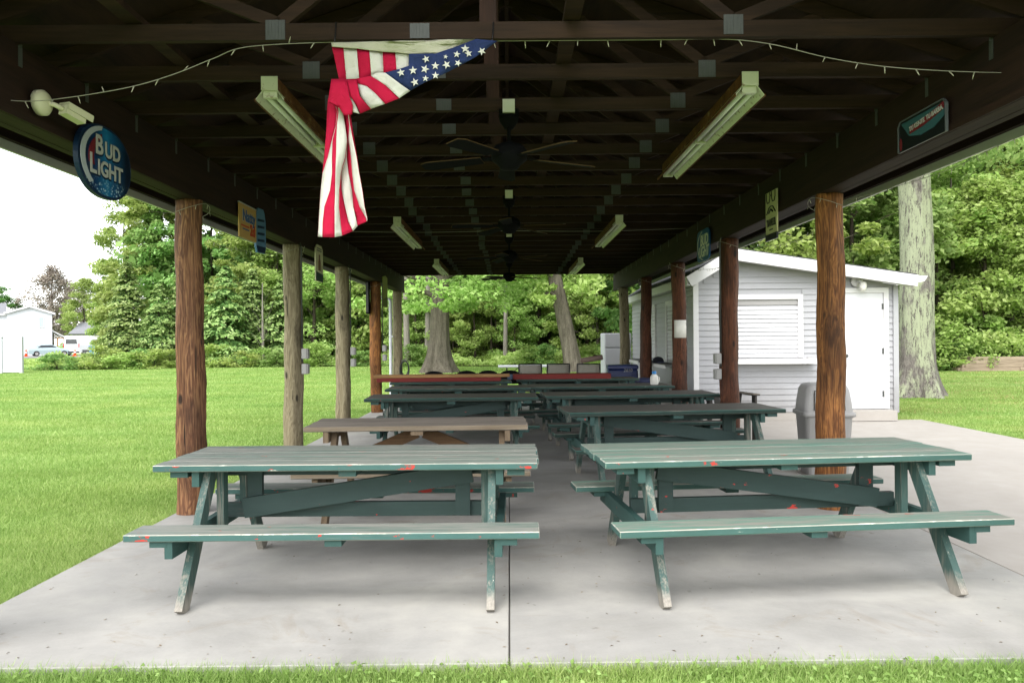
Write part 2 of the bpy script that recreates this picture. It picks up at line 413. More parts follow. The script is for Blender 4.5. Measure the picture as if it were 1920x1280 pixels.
_no = _n.new('ShaderNodeTexNoise'); _no.inputs['Scale'].default_value = 1.0; _no.inputs['Detail'].default_value = 3
_no2 = _n.new('ShaderNodeTexNoise'); _no2.inputs['Scale'].default_value = 0.45; _no2.inputs['Detail'].default_value = 4
_r = _n.new('ShaderNodeValToRGB'); _r.color_ramp.elements[0].position = 0.36; _r.color_ramp.elements[1].position = 0.64
_r.color_ramp.elements[0].color = (0.9, 0.92, 0.86, 1); _r.color_ramp.elements[1].color = (1.18, 1.13, 1.22, 1)
_r2 = _n.new('ShaderNodeValToRGB'); _r2.color_ramp.elements[0].position = 0.35; _r2.color_ramp.elements[1].position = 0.68
_r2.color_ramp.elements[0].color = (0.86, 0.92, 0.85, 1); _r2.color_ramp.elements[1].color = (1.16, 1.06, 1.1, 1)
_l.new(_tc.outputs['Object'], _mp.inputs['Vector']); _l.new(_mp.outputs[0], _no.inputs['Vector']); _l.new(_tc.outputs['Object'], _no2.inputs['Vector']); _l.new(_no.outputs['Fac'], _r.inputs['Fac']); _l.new(_no2.outputs['Fac'], _r2.inputs['Fac'])
for _q in (_r, _r2):
    _m = _n.new('ShaderNodeMix'); _m.data_type = 'RGBA'; _m.blend_type = 'MULTIPLY'; _m.inputs[0].default_value = 1.0
    _l.new(_src, _m.inputs[6]); _l.new(_q.outputs['Color'], _m.inputs[7]); _src = _m.outputs[2]
_l.new(_src, _hv.inputs['Color'])
leafmat('weed_leaf', lin('5c7c37'), lin('7a994e'), lin('94b168'), 0.35)
leafmat('litter', lin('4a4034'), lin('7c6f5c'), lin('b8b0a0'), 0.05)
bark('bark_lichen', lin('35312c'), lin('86807a'), lin('9aa184'), sc=20)
bark('bark_grey', lin('37322c'), lin('6f685d'), sc=8)
bark('bark_dark', lin('2b2620'), lin('50483e'), sc=10)
bark('bark_pale', lin('625d56'), lin('8d877e'), sc=10)

# ------------------------------------------------------------------ the setting
GZ = -0.045
def sheet(name, pts, z, m, label=None):
    mb = MB(); mb.add([(x, y, z) for x, y in pts], [tuple(range(len(pts)))])
    return tag(build(name, mb, m), kind='structure')
sheet('ground', [(-450, -60), (450, -60), (450, 600), (-450, 600)], GZ, MT['lawn_soil'])
SX0, SX1, SY0, SY1 = -2.86, 3.09, 3.46, 20.2
JX = -0.012
# the pavilion's slab in two pours with a saw-cut joint between them, and the wider patio beside it
def slab_block(name, x0, x1, y0, y1, z1, m, ch=0.008):
    me = plank_mesh(x1 - x0, y1 - y0, 0.16, [m], ch)
    return tag(link(name, me, loc=((x0 + x1) / 2, (y0 + y1) / 2, z1 - 0.08)), kind='structure')
slab_block('pavement', SX0, JX - 0.004, SY0, SY1, 0.0, MT['concrete'], 0.004)
slab_block('pavement', JX + 0.004, SX1, SY0, SY1, 0.0, MT['concrete'], 0.004)
mb = MB(); mb.box((JX, (SY0 + SY1) / 2, -0.05), (0.008, SY1 - SY0 - 0.02, 0.08)); tag(build('pavement_joint', mb, MT['joint_dark']), kind='structure')
slab_block('patio', SX1 + 0.012, 7.2, 3.55, 13.46, -0.004, MT['concrete_tan'])
# forest floor beyond the lawn
EDGE = [(-34, 46), (-26, 45), (-17, 46.5), (-9, 47), (-2, 44), (4, 42), (9, 37), (13, 32.5), (20, 33.5), (32, 32.5), (60, 32)]
sheet('forest_floor', EDGE + [(150, 32), (150, 160), (-34, 110)], GZ + 0.02, MT['forest_soil'])
sheet('road', [(-70, 43.5), (-24, 46), (-24, 56), (-70, 54)], GZ + 0.012, MT['asphalt'])
sheet('driveway', [(-120, 82), (-30, 82), (-30, 108), (-120, 108)], GZ + 0.012, MT['asphalt'])
sheet('path', [(9.6, 24.6), (14.6, 26.0), (14.5, 26.6), (9.4, 25.2)], GZ + 0.008, MT['concrete_tan'])

# ------------------------------------------------------------------ the pavilion
PX = 2.72; POSTS = [3.62, 6.6, 9.65, 12.6, 15.75, 18.75]
BEAM0, BEAM1 = 2.66, 3.065; CH = 3.07
pav = empty('pavilion', (0, 11, 0), label='open picnic pavilion with log posts and dark gable roof over the slab', cat='pavilion')
def P(o):  # children keep world coordinates under the pavilion's Empty
    o.matrix_parent_inverse = Matrix.Translation((0, -11, 0)); return o
def log_mesh(seed, r0, r1, h):
    rg = np.random.default_rng(seed); n, m = 22, 46; vs, fs = [], []
    ph = rg.uniform(0, 6.28, 8); bow = rg.uniform(-0.02, 0.02, 2)
    for i in range(m + 1):
        t = i / m; r = r0 + (r1 - r0) * t
        for k in range(n):
            a = 2 * math.pi * k / n
            d = 0.006 * math.sin(3 * a + ph[0] + 2.1 * t) + 0.005 * math.sin(5 * a + ph[1] - 5 * t) + 0.005 * math.sin(7 * t * 3 + ph[2] + a) + rg.normal(0, 0.0012)
            if math.sin(a + ph[3]) > 0.86: d -= 0.006
            rr = r + d
            vs.append((rr * math.cos(a) + bow[0] * math.sin(math.pi * t), rr * math.sin(a) + bow[1] * math.sin(math.pi * t), h * t))
    for i in range(m):
        for k in range(n): a = i * n + k; b = i * n + (k + 1) % n; fs.append((a, b, b + n, a + n))
    fs.append(tuple(m * n + k for k in range(n)))
    mb = MB(); mb.add(vs, fs, 0, True); return mb
left_mats = ['log_red', 'log_red', 'log_grey', 'log_grey', 'log_orange', 'log_grey']
right_mats = ['log_red', 'log_orange', 'log_dark', 'log_dark', 'log_dark', 'log_grey']
right_y = [3.62, 6.55, 9.45, 12.35, 15.25, 18.3]
for i in range(6):
    for sx, ml, yy in ((-1, left_mats, POSTS[i]), (1, right_mats, right_y[i])):
        P(build('post', log_mesh(i * 2 + (sx > 0), 0.122, 0.108, BEAM0 + 0.002), MT[ml[i]], pav, loc=(sx * PX, yy, -0.002)))
Y0R, Y1R = 3.12, 19.5
for sx in (-1, 1):
    for k in (-1, 1):
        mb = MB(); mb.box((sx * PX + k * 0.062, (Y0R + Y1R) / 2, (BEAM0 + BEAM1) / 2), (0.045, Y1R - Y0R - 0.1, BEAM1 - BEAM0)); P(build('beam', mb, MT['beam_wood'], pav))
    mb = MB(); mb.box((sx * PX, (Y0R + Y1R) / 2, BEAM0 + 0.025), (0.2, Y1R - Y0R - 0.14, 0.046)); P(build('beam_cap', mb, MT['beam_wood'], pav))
# roof deck, fascias
SL = 0.333
def deckz(x): return 3.27 + (2.75 - abs(x)) * SL
EX = 3.32
for sx in (-1, 1):
    mb = MB(); z0, z1 = deckz(0), deckz(EX)
    a = [(0.002 * sx, Y0R, z0), (EX * sx, Y0R, z1), (EX * sx, Y1R, z1), (0.002 * sx, Y1R, z0)]
    mb.add(a + [(x, y, z + 0.035) for x, y, z in a], [(0, 1, 2, 3), (7, 6, 5, 4), (0, 4, 5, 1), (1, 5, 6, 2), (2, 6, 7, 3), (3, 7, 4, 0)])
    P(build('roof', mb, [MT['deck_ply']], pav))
    mb = MB(); mb.box((sx * (EX + 0.014), (Y0R + Y1R) / 2, 2.875), (0.022, Y1R - Y0R + 0.03, 0.27)); P(build('fascia', mb, MT['white_trim'], pav))
    mb = MB(); mb.box((sx * (EX - 0.024), (Y0R + Y1R) / 2, 2.90), (0.04, Y1R - Y0R - 0.02, 0.20)); P(build('sub_fascia', mb, MT['beam_wood'], pav))
    for yy, nm in ((Y0R - 0.013, 'rake_board'), (Y1R + 0.013, 'rake_board')):
        mb = MB(); mb.bar((0.01 * sx, yy, deckz(0) - 0.02), (EX * sx, yy, deckz(EX) - 0.02), 0.022, 0.15, side=(0, 1, 0)); P(build(nm, mb, MT['white_trim'], pav))
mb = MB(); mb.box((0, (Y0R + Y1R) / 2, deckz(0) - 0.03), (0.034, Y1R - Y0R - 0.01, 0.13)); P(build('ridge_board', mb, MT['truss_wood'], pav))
# trusses: one of each part, shared
T2 = 0.038
parts = {}
mb = MB(); mb.box((0, 0, CH + 0.045), (2 * 2.84, T2, 0.089)); parts['bottom_chord'] = [(mb.mesh('bottom_chord', MT['truss_wood']), None)]
tc = []
for sx in (-1, 1):
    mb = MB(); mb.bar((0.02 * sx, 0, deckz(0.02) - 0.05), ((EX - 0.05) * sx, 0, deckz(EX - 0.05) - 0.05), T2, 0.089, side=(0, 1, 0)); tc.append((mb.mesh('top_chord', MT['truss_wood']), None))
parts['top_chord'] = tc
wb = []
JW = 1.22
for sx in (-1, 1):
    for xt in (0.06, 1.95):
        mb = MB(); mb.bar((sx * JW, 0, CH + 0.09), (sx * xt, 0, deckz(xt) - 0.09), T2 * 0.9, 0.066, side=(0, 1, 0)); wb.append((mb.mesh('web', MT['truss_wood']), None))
parts['web'] = wb
mb = MB(); mb.box((-0.1, 0, (CH + deckz(0)) / 2 - 0.02), (0.09, T2 * 0.8, deckz(0) - CH - 0.15)); parts['king_post'] = [(mb.mesh('king_post', MT['truss_red']), None)]
def plate(x, z, wd, ht):
    mb = MB()
    n = 6
    for k in range(n):
        mb.box((x - wd / 2 + (k + 0.5) * wd / n, -T2 / 2 - 0.002 - 0.0012 * (k % 2), z), (wd / n * 0.92, 0.003, ht))
    mb.box((x, -T2 / 2 - 0.001, z), (wd, 0.002, ht * 0.99)); return mb.mesh('gusset_plate', MT['galv'])
parts['gusset_plate'] = [(plate(-JW, CH + 0.06, 0.105, 0.105), 1), (plate(JW, CH + 0.06, 0.105, 0.105), 1), (plate(-0.45, CH + 0.047, 0.105, 0.08), 1)]
mb = None
st = []
for sx in (-1, 1):
    mb = MB(); x = sx * (PX - 0.088)
    mb.box((x, 0.03, CH - 0.06), (0.004, 0.032, 0.11)); mb.box((x - sx * 0.0, 0.022, CH + 0.03), (0.03, 0.004, 0.1)); st.append((mb.mesh('rafter_tie', MT['galv']), None))
parts['rafter_tie'] = st
TY = [3.50 + 0.652 * k for k in range(25)]
for y in TY:
    tr = link('truss', parts['bottom_chord'][0][0], pav); tr.location = (0, y, random.uniform(-0.006, 0.004)); P(tr); tr.rotation_euler = (0, random.uniform(-0.0012, 0.0012), 0)
    for nm in ('top_chord', 'web', 'king_post', 'gusset_plate', 'rafter_tie'):
        for me, fl in parts[nm]:
            o = link(nm, me, tr)
            if fl: o.location = (random.uniform(-0.02, 0.02), 0, random.uniform(-0.008, 0.008))
# long ties lying along the trusses
for x in (-2.0, 0.35):
    mb = MB(); mb.box((x, (Y0R + Y1R) / 2, CH + 0.11), (0.09, 15.6, 0.036)); P(build('lateral_brace', mb, MT['truss_wood'], pav))

# ------------------------------------------------------------------ the shed
shed = empty('shed', (5, 16.5, 0), label='pale clapboard shed with low white roof beside the patio', cat='shed')
def S(o): o.matrix_parent_inverse = Matrix.Translation((-5, -16.5, 0)); return o
WX0, WX1, WY0, WY1 = 3.24, 6.82, 13.5, 20.3
PKX, PKZ = 3.85, 2.97
def rz(x): return PKZ - 0.60 * (PKX - x) if x < PKX else PKZ - 0.152 * (x - PKX)
mb = MB()  # core of the walls
prof = [(WX0 + 0.02, 0.1), (WX1 - 0.02, 0.1), (WX1 - 0.02, rz(WX1) - 0.16), (PKX, PKZ - 0.16), (WX0 + 0.02, rz(WX0) - 0.16)]
n = len(prof); vs = [(x, WY0 + 0.02, z) for x, z in prof] + [(x, WY1, z) for x, z in prof]
mb.add(vs, [tuple(range(n)), tuple(reversed(range(n, 2 * n)))] + [(i, i + n, (i + 1) % n + n, (i + 1) % n) for i in range(n)])
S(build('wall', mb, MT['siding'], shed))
mb = MB(); mb.box(((WX0 + WX1) / 2, (WY0 + WY1) / 2, 0.06), (WX1 - WX0 - 0.02, WY1 - WY0 - 0.02, 0.2)); S(build('foundation', mb, MT['concrete_tan'], shed))
EXP = 0.103
sid = MB(); sid.add([(0, 0, 0), (1, 0, 0), (1, -0.022, 0.004), (0, -0.022, 0.004), (0, -0.003, EXP + 0.01), (1, -0.003, EXP + 0.01), (0, 0, EXP + 0.01), (1, 0, EXP + 0.01)],
                    [(0, 1, 2, 3), (3, 2, 5, 4), (4, 5, 7, 6), (0, 3, 4, 6), (1, 7, 5, 2), (0, 6, 7, 1)])
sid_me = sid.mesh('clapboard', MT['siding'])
WIN = (3.95, 5.06, 1.10, 2.12); DOOR = (5.83, 6.56, 0.19, 2.22)
T_ = 0.085
z = 0.14
while z < 2.85:
    a, b = WX0 + 0.06, WX1 - 0.09
    if z + EXP > rz(b) - 0.2: b = min(b, PKX + (PKZ - 0.2 - (z + EXP)) / 0.152)
    if z + EXP > rz(a) - 0.2: a = max(a, PKX - (PKZ - 0.2 - (z + EXP)) / 0.60)
    cuts = []
    for q, m_ in ((WIN, T_), (DOOR, T_)):
        if z + EXP > q[2] - m_ * 0.6 and z < q[3] + m_: cuts.append((q[0] - m_, q[1] + m_))
    x = a
    for c0, c1 in cuts + [(b, b)]:
        if min(c0, b) - x > 0.03: S(link('clapboard', sid_me, shed, loc=(x, WY0 + 0.018, z), scale=(min(c0, b) - x, 1, 1)))
        x = max(x, c1)
    z += EXP
# side wall clapboards with openings for two serving hatches
HATCH = [(14.15, 15.75), (17.05, 18.75)]
z = 0.14
while z < 2.36:
    ys = [(WY0 + 0.07, WY1)]
    if z + EXP > 1.0 and z < 2.15: ys = [(WY0 + 0.07, HATCH[0][0] - T_), (HATCH[0][1] + T_, HATCH[1][0] - T_), (HATCH[1][1] + T_, WY1)]
    for y0, y1 in ys: S(link('clapboard', sid_me, shed, loc=(WX0 + 0.018, y1, z), rot=(0, 0, -math.pi / 2), scale=(y1 - y0, 1, 1)))
    z += EXP
for x, sx in ((WX0 + 0.03, -1), (WX1 - 0.045, 1)):
    mb = MB(); h = rz(x) - 0.18
    mb.box((x, WY0 - 0.004, 0.12 + h / 2 - 0.06), (0.09, 0.05, h - 0.12)); S(build('corner_trim', mb, MT['siding' if sx > 0 else 'white_trim'], shed))
# roof slabs with fascia and gutter
for xa, xb in ((PKX, 7.0), (3.08, PKX)):
    za, zb = rz(xa), rz(xb)
    mb = MB(); p = [(xa, za), (xb, zb), (xb, zb - 0.05), (xa, za - 0.05)]
    vs = [(x, WY0 - 0.32, z + 0.03) for x, z in p] + [(x, WY1 + 0.3, z + 0.03) for x, z in p]
    mb.add(vs, [(0, 1, 2, 3), (7, 6, 5, 4)] + [(i, i + 4, (i + 1) % 4 + 4, (i + 1) % 4) for i in range(4)])
    rf = S(build('roof', mb, MT['roof_dark'], shed))
    mb = MB(); mb.bar((xa, WY0 - 0.335, za - 0.09), (xb, WY0 - 0.335, zb - 0.09), 0.026, 0.19, side=(0, 1, 0)); S(build('rake_board', mb, MT['white_trim'], shed))
    mb = MB(); mb.bar((xa, WY0 - 0.165, za - 0.155), (xb, WY0 - 0.165, zb - 0.155), 0.31, 0.016, side=(0, 1, 0)); S(build('soffit', mb, MT['white_trim'], shed))
mb = MB(); mb.box((3.07, (WY0 + WY1) / 2, rz(3.08) - 0.07), (0.03, 7.4, 0.15)); S(build('eave_board', mb, MT['white_trim'], shed))
mb = MB(); mb.box((3.16, (WY0 + WY1) / 2, rz(3.08) - 0.13), (0.16, 7.3, 0.02)); S(build('eave_soffit', mb, MT['white_trim'], shed))
mb = MB(); y0 = WY0 - 0.36
mb.add([(7.0, y0, rz(7) - 0.12), (7.1, y0, rz(7) - 0.10), (7.16, y0, rz(7) - 0.01), (7.0, y0, rz(7) - 0.01), (7.0, WY1, rz(7) - 0.12), (7.1, WY1, rz(7) - 0.10), (7.16, WY1, rz(7) - 0.01), (7.0, WY1, rz(7) - 0.01)],
       [(0, 1, 2, 3), (7, 6, 5, 4), (0, 4, 5, 1), (1, 5, 6, 2)]); S(build('gutter', mb, MT['white_trim'], shed))
def frame(par, x0, x1, z0, z1, y, wd, nm='frame', m='white_trim', sill=False, side=False):
    """casing round an opening in the front wall (or the side wall)"""
    pcs = [((x0 - wd / 2, (z0 + z1) / 2), (wd, z1 - z0)), ((x1 + wd / 2, (z0 + z1) / 2), (wd, z1 - z0)), (((x0 + x1) / 2, z1 + wd / 2 + 0.0005), (x1 - x0 + 2 * wd, wd))]
    for (cx, cz), (dx, dz) in pcs:
        mb = MB()
        if side: mb.box((y, cx, cz), (0.05, dx, dz))
        else: mb.box((cx, y, cz), (dx, 0.05, dz))
        S2(build(nm, mb, MT[m], par))
def S2(o): return o
def sub(name, par=shed):
    o = bpy.data.objects.new(name, None); col.objects.link(o); o.parent = par; o.location = (0, 0, 0)
    o.matrix_parent_inverse = Matrix.Translation((-5, -16.5, 0)); return o
slat = MB(); slat.add([(0, 0.004, 0), (1, 0.004, 0), (0, -0.02, 0.008), (1, -0.02, 0.008), (0, -0.012, 0.06), (1, -0.012, 0.06), (0, 0.004, 0.073), (1, 0.004, 0.073)], [(0, 1, 3, 2), (2, 3, 5, 4), (4, 5, 7, 6)])
slat_me = slat.mesh('slat', MT['white_door'])
wi = sub('serving_window'); frame(wi, WIN[0], WIN[1], WIN[2], WIN[3], WY0 - 0.012, T_)
mb = MB(); mb.box(((WIN[0] + WIN[1]) / 2, WY0 + 0.012, WIN[3] - 0.05), (WIN[1] - WIN[0], 0.03, 0.098)); build('shutter_box', mb, MT['grey_plastic'], wi)
z = WIN[2]
while z < WIN[3] - 0.12:
    link('slat', slat_me, wi, loc=(WIN[0], WY0 + 0.012, z), scale=(WIN[1] - WIN[0], 1, 1)); z += 0.0755
mb = MB(); mb.box(((WIN[0] + WIN[1]) / 2 + 0.07, WY0 - 0.12, WIN[2] - 0.06), (1.5, 0.28, 0.09)); build('counter', mb, MT['white_trim'], wi)
mb = MB(); mb.box((WIN[1] + 0.2, WY0 - 0.03, WIN[2] - 0.06), (0.1, 0.06, 0.12)); build('bracket', mb, MT['grey_plastic'], wi)
dr = sub('door'); frame(dr, DOOR[0], DOOR[1], DOOR[2], DOOR[3], WY0 - 0.012, T_, 'casing')
mb = MB(); mb.box(((DOOR[0] + DOOR[1]) / 2, WY0 + 0.004, (DOOR[2] + DOOR[3]) / 2), (DOOR[1] - DOOR[0], 0.03, DOOR[3] - DOOR[2])); build('door_leaf', mb, MT['white_door'], dr)
for i in range(3):
    for j in range(2):
        mb = MB(); mb.box((DOOR[0] + 0.2 + j * 0.33, WY0 - 0.0125, DOOR[2] + 0.35 + i * 0.66), (0.25, 0.004, 0.5)); build('door_panel', mb, MT['white_door'], dr)
for z in (0.45, 1.2, 1.98): mb = MB(); mb.box((DOOR[1] - 0.012, WY0 - 0.018, z), (0.03, 0.012, 0.1)); build('hinge', mb, MT['galv'], dr)
mb = MB(); mb.lathe([(0.012, 0), (0.012, 0.03), (0.028, 0.04), (0.03, 0.06), (0.015, 0.072)], n=12)
kb = build('door_knob', mb, MT['galv'], dr); kb.location = (DOOR[0] + 0.06, WY0 - 0.011, 1.12); kb.rotation_euler = (math.pi / 2, 0, 0)
mb = MB(); mb.box(((DOOR[0] + DOOR[1]) / 2, WY0 - 0.13, 0.09), (DOOR[1] - DOOR[0] + 0.2, 0.3, 0.17)); S(build('door_step', mb, MT['concrete_tan'], shed))
for y0, y1 in HATCH:
    h = sub('serving_hatch'); frame(h, y0, y1, 1.02, 2.12, WX0 - 0.004, T_, side=True)
    z = 1.02
    while z < 2.08:
        link('slat', slat_me, h, loc=(WX0 + 0.012, y1, z), rot=(0, 0, -math.pi / 2), scale=(y1 - y0, 1, 1)); z += 0.0755
    mb = MB(); mb.box((3.03, (y0 + y1) / 2, 0.95), (0.40, y1 - y0 + 0.25, 0.03)); build('counter', mb, MT['steel'] if 'steel' in MT else MT['galv'], h)
    mb = MB(); mb.box((2.832, (y0 + y1) / 2, 0.935), (0.016, y1 - y0 + 0.25, 0.06)); build('counter_edge', mb, MT['white_trim'], h)
# lamp over the door
wl = empty('wall_light', (6.1, WY0 - 0.012, 2.42), label='round white wall light beside the top of the shed door', cat='wall light')
mb = MB(); mb.lathe([(0.085, 0), (0.085, 0.02), (0.06, 0.035)], n=18); o = build('base_plate', mb, MT['white_trim'], wl); o.rotation_euler = (math.pi / 2, 0, 0); o.location = (0.0, 0.01, 0.0)
mb = MB(); mb.tube([(0, -0.02, 0), (0, -0.09, 0), (0.03, -0.12, -0.03)], 0.02); build('arm', mb, MT['white_trim'], wl)
mb = MB(); mb.lathe([(0.02, 0.02), (0.045, 0), (0.05, -0.05), (0.035, -0.1), (0.01, -0.115)], n=16); o = build('lamp_shade', mb, MT['paper'], wl); o.location = (0.03, -0.12, -0.03)
wl.scale = (1.25, 1.25, 1.25)

# ------------------------------------------------------------------ picnic tables
def picnic_table(label, cx, cyy, rotz, L=2.2, top='paint_top', edge='paint_edge', worn='paint_worn_edge', flip=False, seat=None, top_w=0.79):
    t = empty('picnic_table', (cx, cyy, 0), rotz, label, 'picnic table', 'picnic tables under the roof')
    m3 = [MT[top], MT[worn], MT[edge]]; ms = [MT[seat or top], MT[worn], MT[edge]]
    H, TH = 0.75, 0.038; nb = 5; bw = (top_w - 0.004 * (nb - 1)) / nb
    for k in range(nb):
        y = -top_w / 2 + bw / 2 + k * (bw + 0.004)
        o = link('tabletop_board', plank_mesh(L, bw, TH, m3 if k == 0 else [MT[top], MT[top], MT[edge]], 0.0045 if k == 0 else 0.003), t)
        o.location = (random.uniform(-0.008, 0.008), y, H - TH / 2 + random.uniform(-0.002, 0.002)); o.rotation_euler = (random.uniform(-0.01, 0.01), 0, 0)
    for sy in (-1, 1):
        o = link('seat_board', plank_mesh(L, 0.222, TH, ms, 0.0045), t); o.location = (random.uniform(-0.01, 0.01), sy * 0.622, 0.44 - TH / 2); o.rotation_euler = (0, random.uniform(-0.002, 0.002), 0)
    ex = L / 2 - 0.27; g = 1 if not flip else -1
    def pc(nm, a, b, w_, h_, side, m): build(nm, MB().bar(a, b, w_, h_, side), MT[m], t)
    for x in (-L / 2 + 0.13, 0.0, L / 2 - 0.13):
        pc('top_cleat', (x, -0.36, H - TH - 0.02), (x, 0.36, H - TH - 0.02), 0.1, 0.036, (1, 0, 0), 'paint_y')
        for sy in (-1, 1):
            xs = x + (0.0 if abs(x) < 0.1 else -0.04 * (1 if x > 0 else -1))
            pc('seat_cleat', (xs, sy * 0.622 - 0.09, 0.383), (xs, sy * 0.622 + 0.09, 0.383), 0.09, 0.034, (1, 0, 0), 'paint_y')
    for sx in (-1, 1):
        x = sx * ex
        for sy in (-1, 1):
            pc('leg', (x, sy * 0.665, 0.0), (x, sy * 0.235, 0.708), 0.042, 0.092, (1, 0, 0), 'paint_leg')
            pc('upright', (x - sx * 0.045, sy * 0.19, 0.33), (x - sx * 0.045, sy * 0.19, 0.708), 0.042, 0.07, (1, 0, 0), 'paint_leg')
        pc('seat_beam', (x + sx * 0.045, -0.71, 0.352), (x + sx * 0.045, 0.71, 0.352), 0.042, 0.095, (1, 0, 0), 'paint_y')
        pc('top_beam', (x + sx * 0.045, -0.36, 0.664), (x + sx * 0.045, 0.36, 0.664), 0.042, 0.088, (1, 0, 0), 'paint_y')
        pc('frame_post', (sx * (L / 2 - 0.46), -0.028, 0.375), (sx * (L / 2 - 0.46), -0.028, 0.712), 0.09, 0.036, (1, 0, 0), 'paint_x')
    pc('lower_rail', (-ex - 0.02, 0.012, 0.41), (ex + 0.02, 0.012, 0.41), 0.04, 0.088, (0, 1, 0), 'paint_x')
    pc('upper_rail', (-ex - 0.02, 0.012, 0.667), (ex + 0.02, 0.012, 0.667), 0.04, 0.085, (0, 1, 0), 'paint_x')
    xb = L / 2 - 0.40
    pc('diagonal_brace', (-g * xb, -0.065, 0.435), (g * xb, -0.065, 0.645), 0.036, 0.12, (0, 1, 0), 'paint_x')
    return t
picnic_table('worn teal picnic table with red chips on the bench, beside the red-brown log post', -0.935, 4.79, R(-0.6))
picnic_table('bright teal picnic table set askew at the front by the tan patio', 1.605, 4.87, R(5.2), L=2.22, top='paint_top_bright', edge='paint_edge_calm', flip=True)
picnic_table('dark green picnic table with grey worn top, second from the front beside the trash can', 1.6, 7.82, R(5.5), L=2.15, top='paint_top_worn', edge='paint_edge_dark', worn='paint_worn_dark', flip=True)
picnic_table('dark green picnic table directly behind the bare wooden one', -0.72, 9.75, R(0.8), L=2.12, top='paint_top_worn', edge='paint_edge_dark', worn='paint_worn_dark')
picnic_table('dark green picnic table in the third row, nearest the window of the shed', 1.52, 9.95, R(3.5), L=2.2, top='paint_top_worn', edge='paint_edge_dark', worn='paint_worn_dark', flip=True)
picnic_table('dark green picnic table one row ahead of the bare plank', -0.76, 11.6, R(1.5), L=2.12, top='paint_top_worn', edge='paint_edge_dark', worn='paint_worn_dark')
picnic_table('dark green picnic table with a white jug standing on it', 1.36, 11.75, R(1.6), L=2.15, top='paint_top_worn', edge='paint_edge_dark', worn='paint_worn_dark', flip=True)
picnic_table('dark green picnic table with a bare plank and red board lying on it', -1.0, 13.35, R(1.0), L=2.05, top='paint_top_worn', edge='paint_edge_dark', worn='paint_worn_dark')
picnic_table('dark green picnic table carrying a long red slab, in front of the mesh chairs', 1.2, 13.9, R(1.0), L=2.15, top='paint_top_worn', edge='paint_edge_dark', worn='paint_worn_dark', flip=True)
# the bare one: simple A-legs and inverted V braces
t = empty('picnic_table', (-0.775, 6.68, 0), R(1.2), 'bare weathered grey wooden picnic table with brown V braces', 'picnic table', 'picnic tables under the roof')
gm = [MT['grey_wood'], MT['grey_wood_edge'], MT['grey_wood_edge']]
for k in range(5):
    o = link('tabletop_board', plank_mesh(1.84, 0.138, 0.042, gm, 0.006), t); o.location = (random.uniform(-0.012, 0.012), -0.288 + k * 0.144, 0.73)
for sy in (-1, 1):
    o = link('seat_board', plank_mesh(1.84, 0.235, 0.04, gm, 0.006), t); o.location = (random.uniform(-0.01, 0.01), sy * 0.66, 0.42)
for sx in (-1, 1):
    x = sx * 0.7
    for sy in (-1, 1): build('leg', MB().bar((x, sy * 0.62, 0), (x, sy * 0.14, 0.708), 0.044, 0.09, (1, 0, 0)), MT['brown_leg'], t)
    build('seat_beam', MB().bar((x + sx * 0.046, -0.74, 0.352), (x + sx * 0.046, 0.74, 0.352), 0.044, 0.092, (1, 0, 0)), MT['brown_leg'], t)
    build('top_beam', MB().bar((x + sx * 0.046, -0.34, 0.662), (x + sx * 0.046, 0.34, 0.662), 0.044, 0.09, (1, 0, 0)), MT['brown_leg'], t)
    build('brace', MB().bar((sx * 0.03, sx * 0.002, 0.66), (sx * 0.72, sx * 0.002, 0.37), 0.04, 0.1, (0, 1, 0)), MT['brown_brace'], t)
build('top_cleat', MB().bar((0, -0.34, 0.69), (0, 0.34, 0.69), 0.1, 0.036, (1, 0, 0)), MT['brown_leg'], t)

# planks lying on the far tables
o = empty('plank', (-1.15, 13.17, 0.752), R(1.2), 'long bare tan plank lying on red board over green table', 'plank')
link('board', plank_mesh(2.3, 0.28, 0.05, [MT['plank_tan']], 0.004), o, loc=(0, 0, 0.095))
link('board', plank_mesh(2.1, 0.26, 0.066, [MT['red_paint']], 0.004), o, loc=(-0.05, 0.0, 0.034))
o = empty('red_slab', (0.92, 13.72, 0.752), R(0.8), 'long dark red slab lying on green table before mesh chairs', 'slab')
link('board', plank_mesh(1.72, 0.4, 0.09, [MT['red_paint']], 0.005), o, loc=(0, 0, 0.046))
link('end_block', plank_mesh(0.09, 0.3, 0.08, [plain('slate_blue', '50627a')], 0.004), o, loc=(-0.91, 0, 0.042))
# white jug
jg = empty('jug', (2.2, 11.72, 0.751), 0.3, 'white plastic jug with blue cap on a green table', 'jug')
mb = MB(); mb.lathe([(0.05, 0), (0.062, 0.01), (0.062, 0.11), (0.05, 0.14), (0.028, 0.16), (0.024, 0.165)], n=18); build('body', mb, MT['paper'], jg)
mb = MB(); mb.lathe([(0.033, 0.16), (0.033, 0.2), (0.03, 0.204)], n=18); build('cap', mb, MT['blue_cap'], jg)
mb = MB(); mb.tube([(0.055, 0, 0.12), (0.085, 0, 0.11), (0.085, 0, 0.05), (0.058, 0, 0.035)], 0.008, 6); build('handle', mb, MT['paper'], jg)

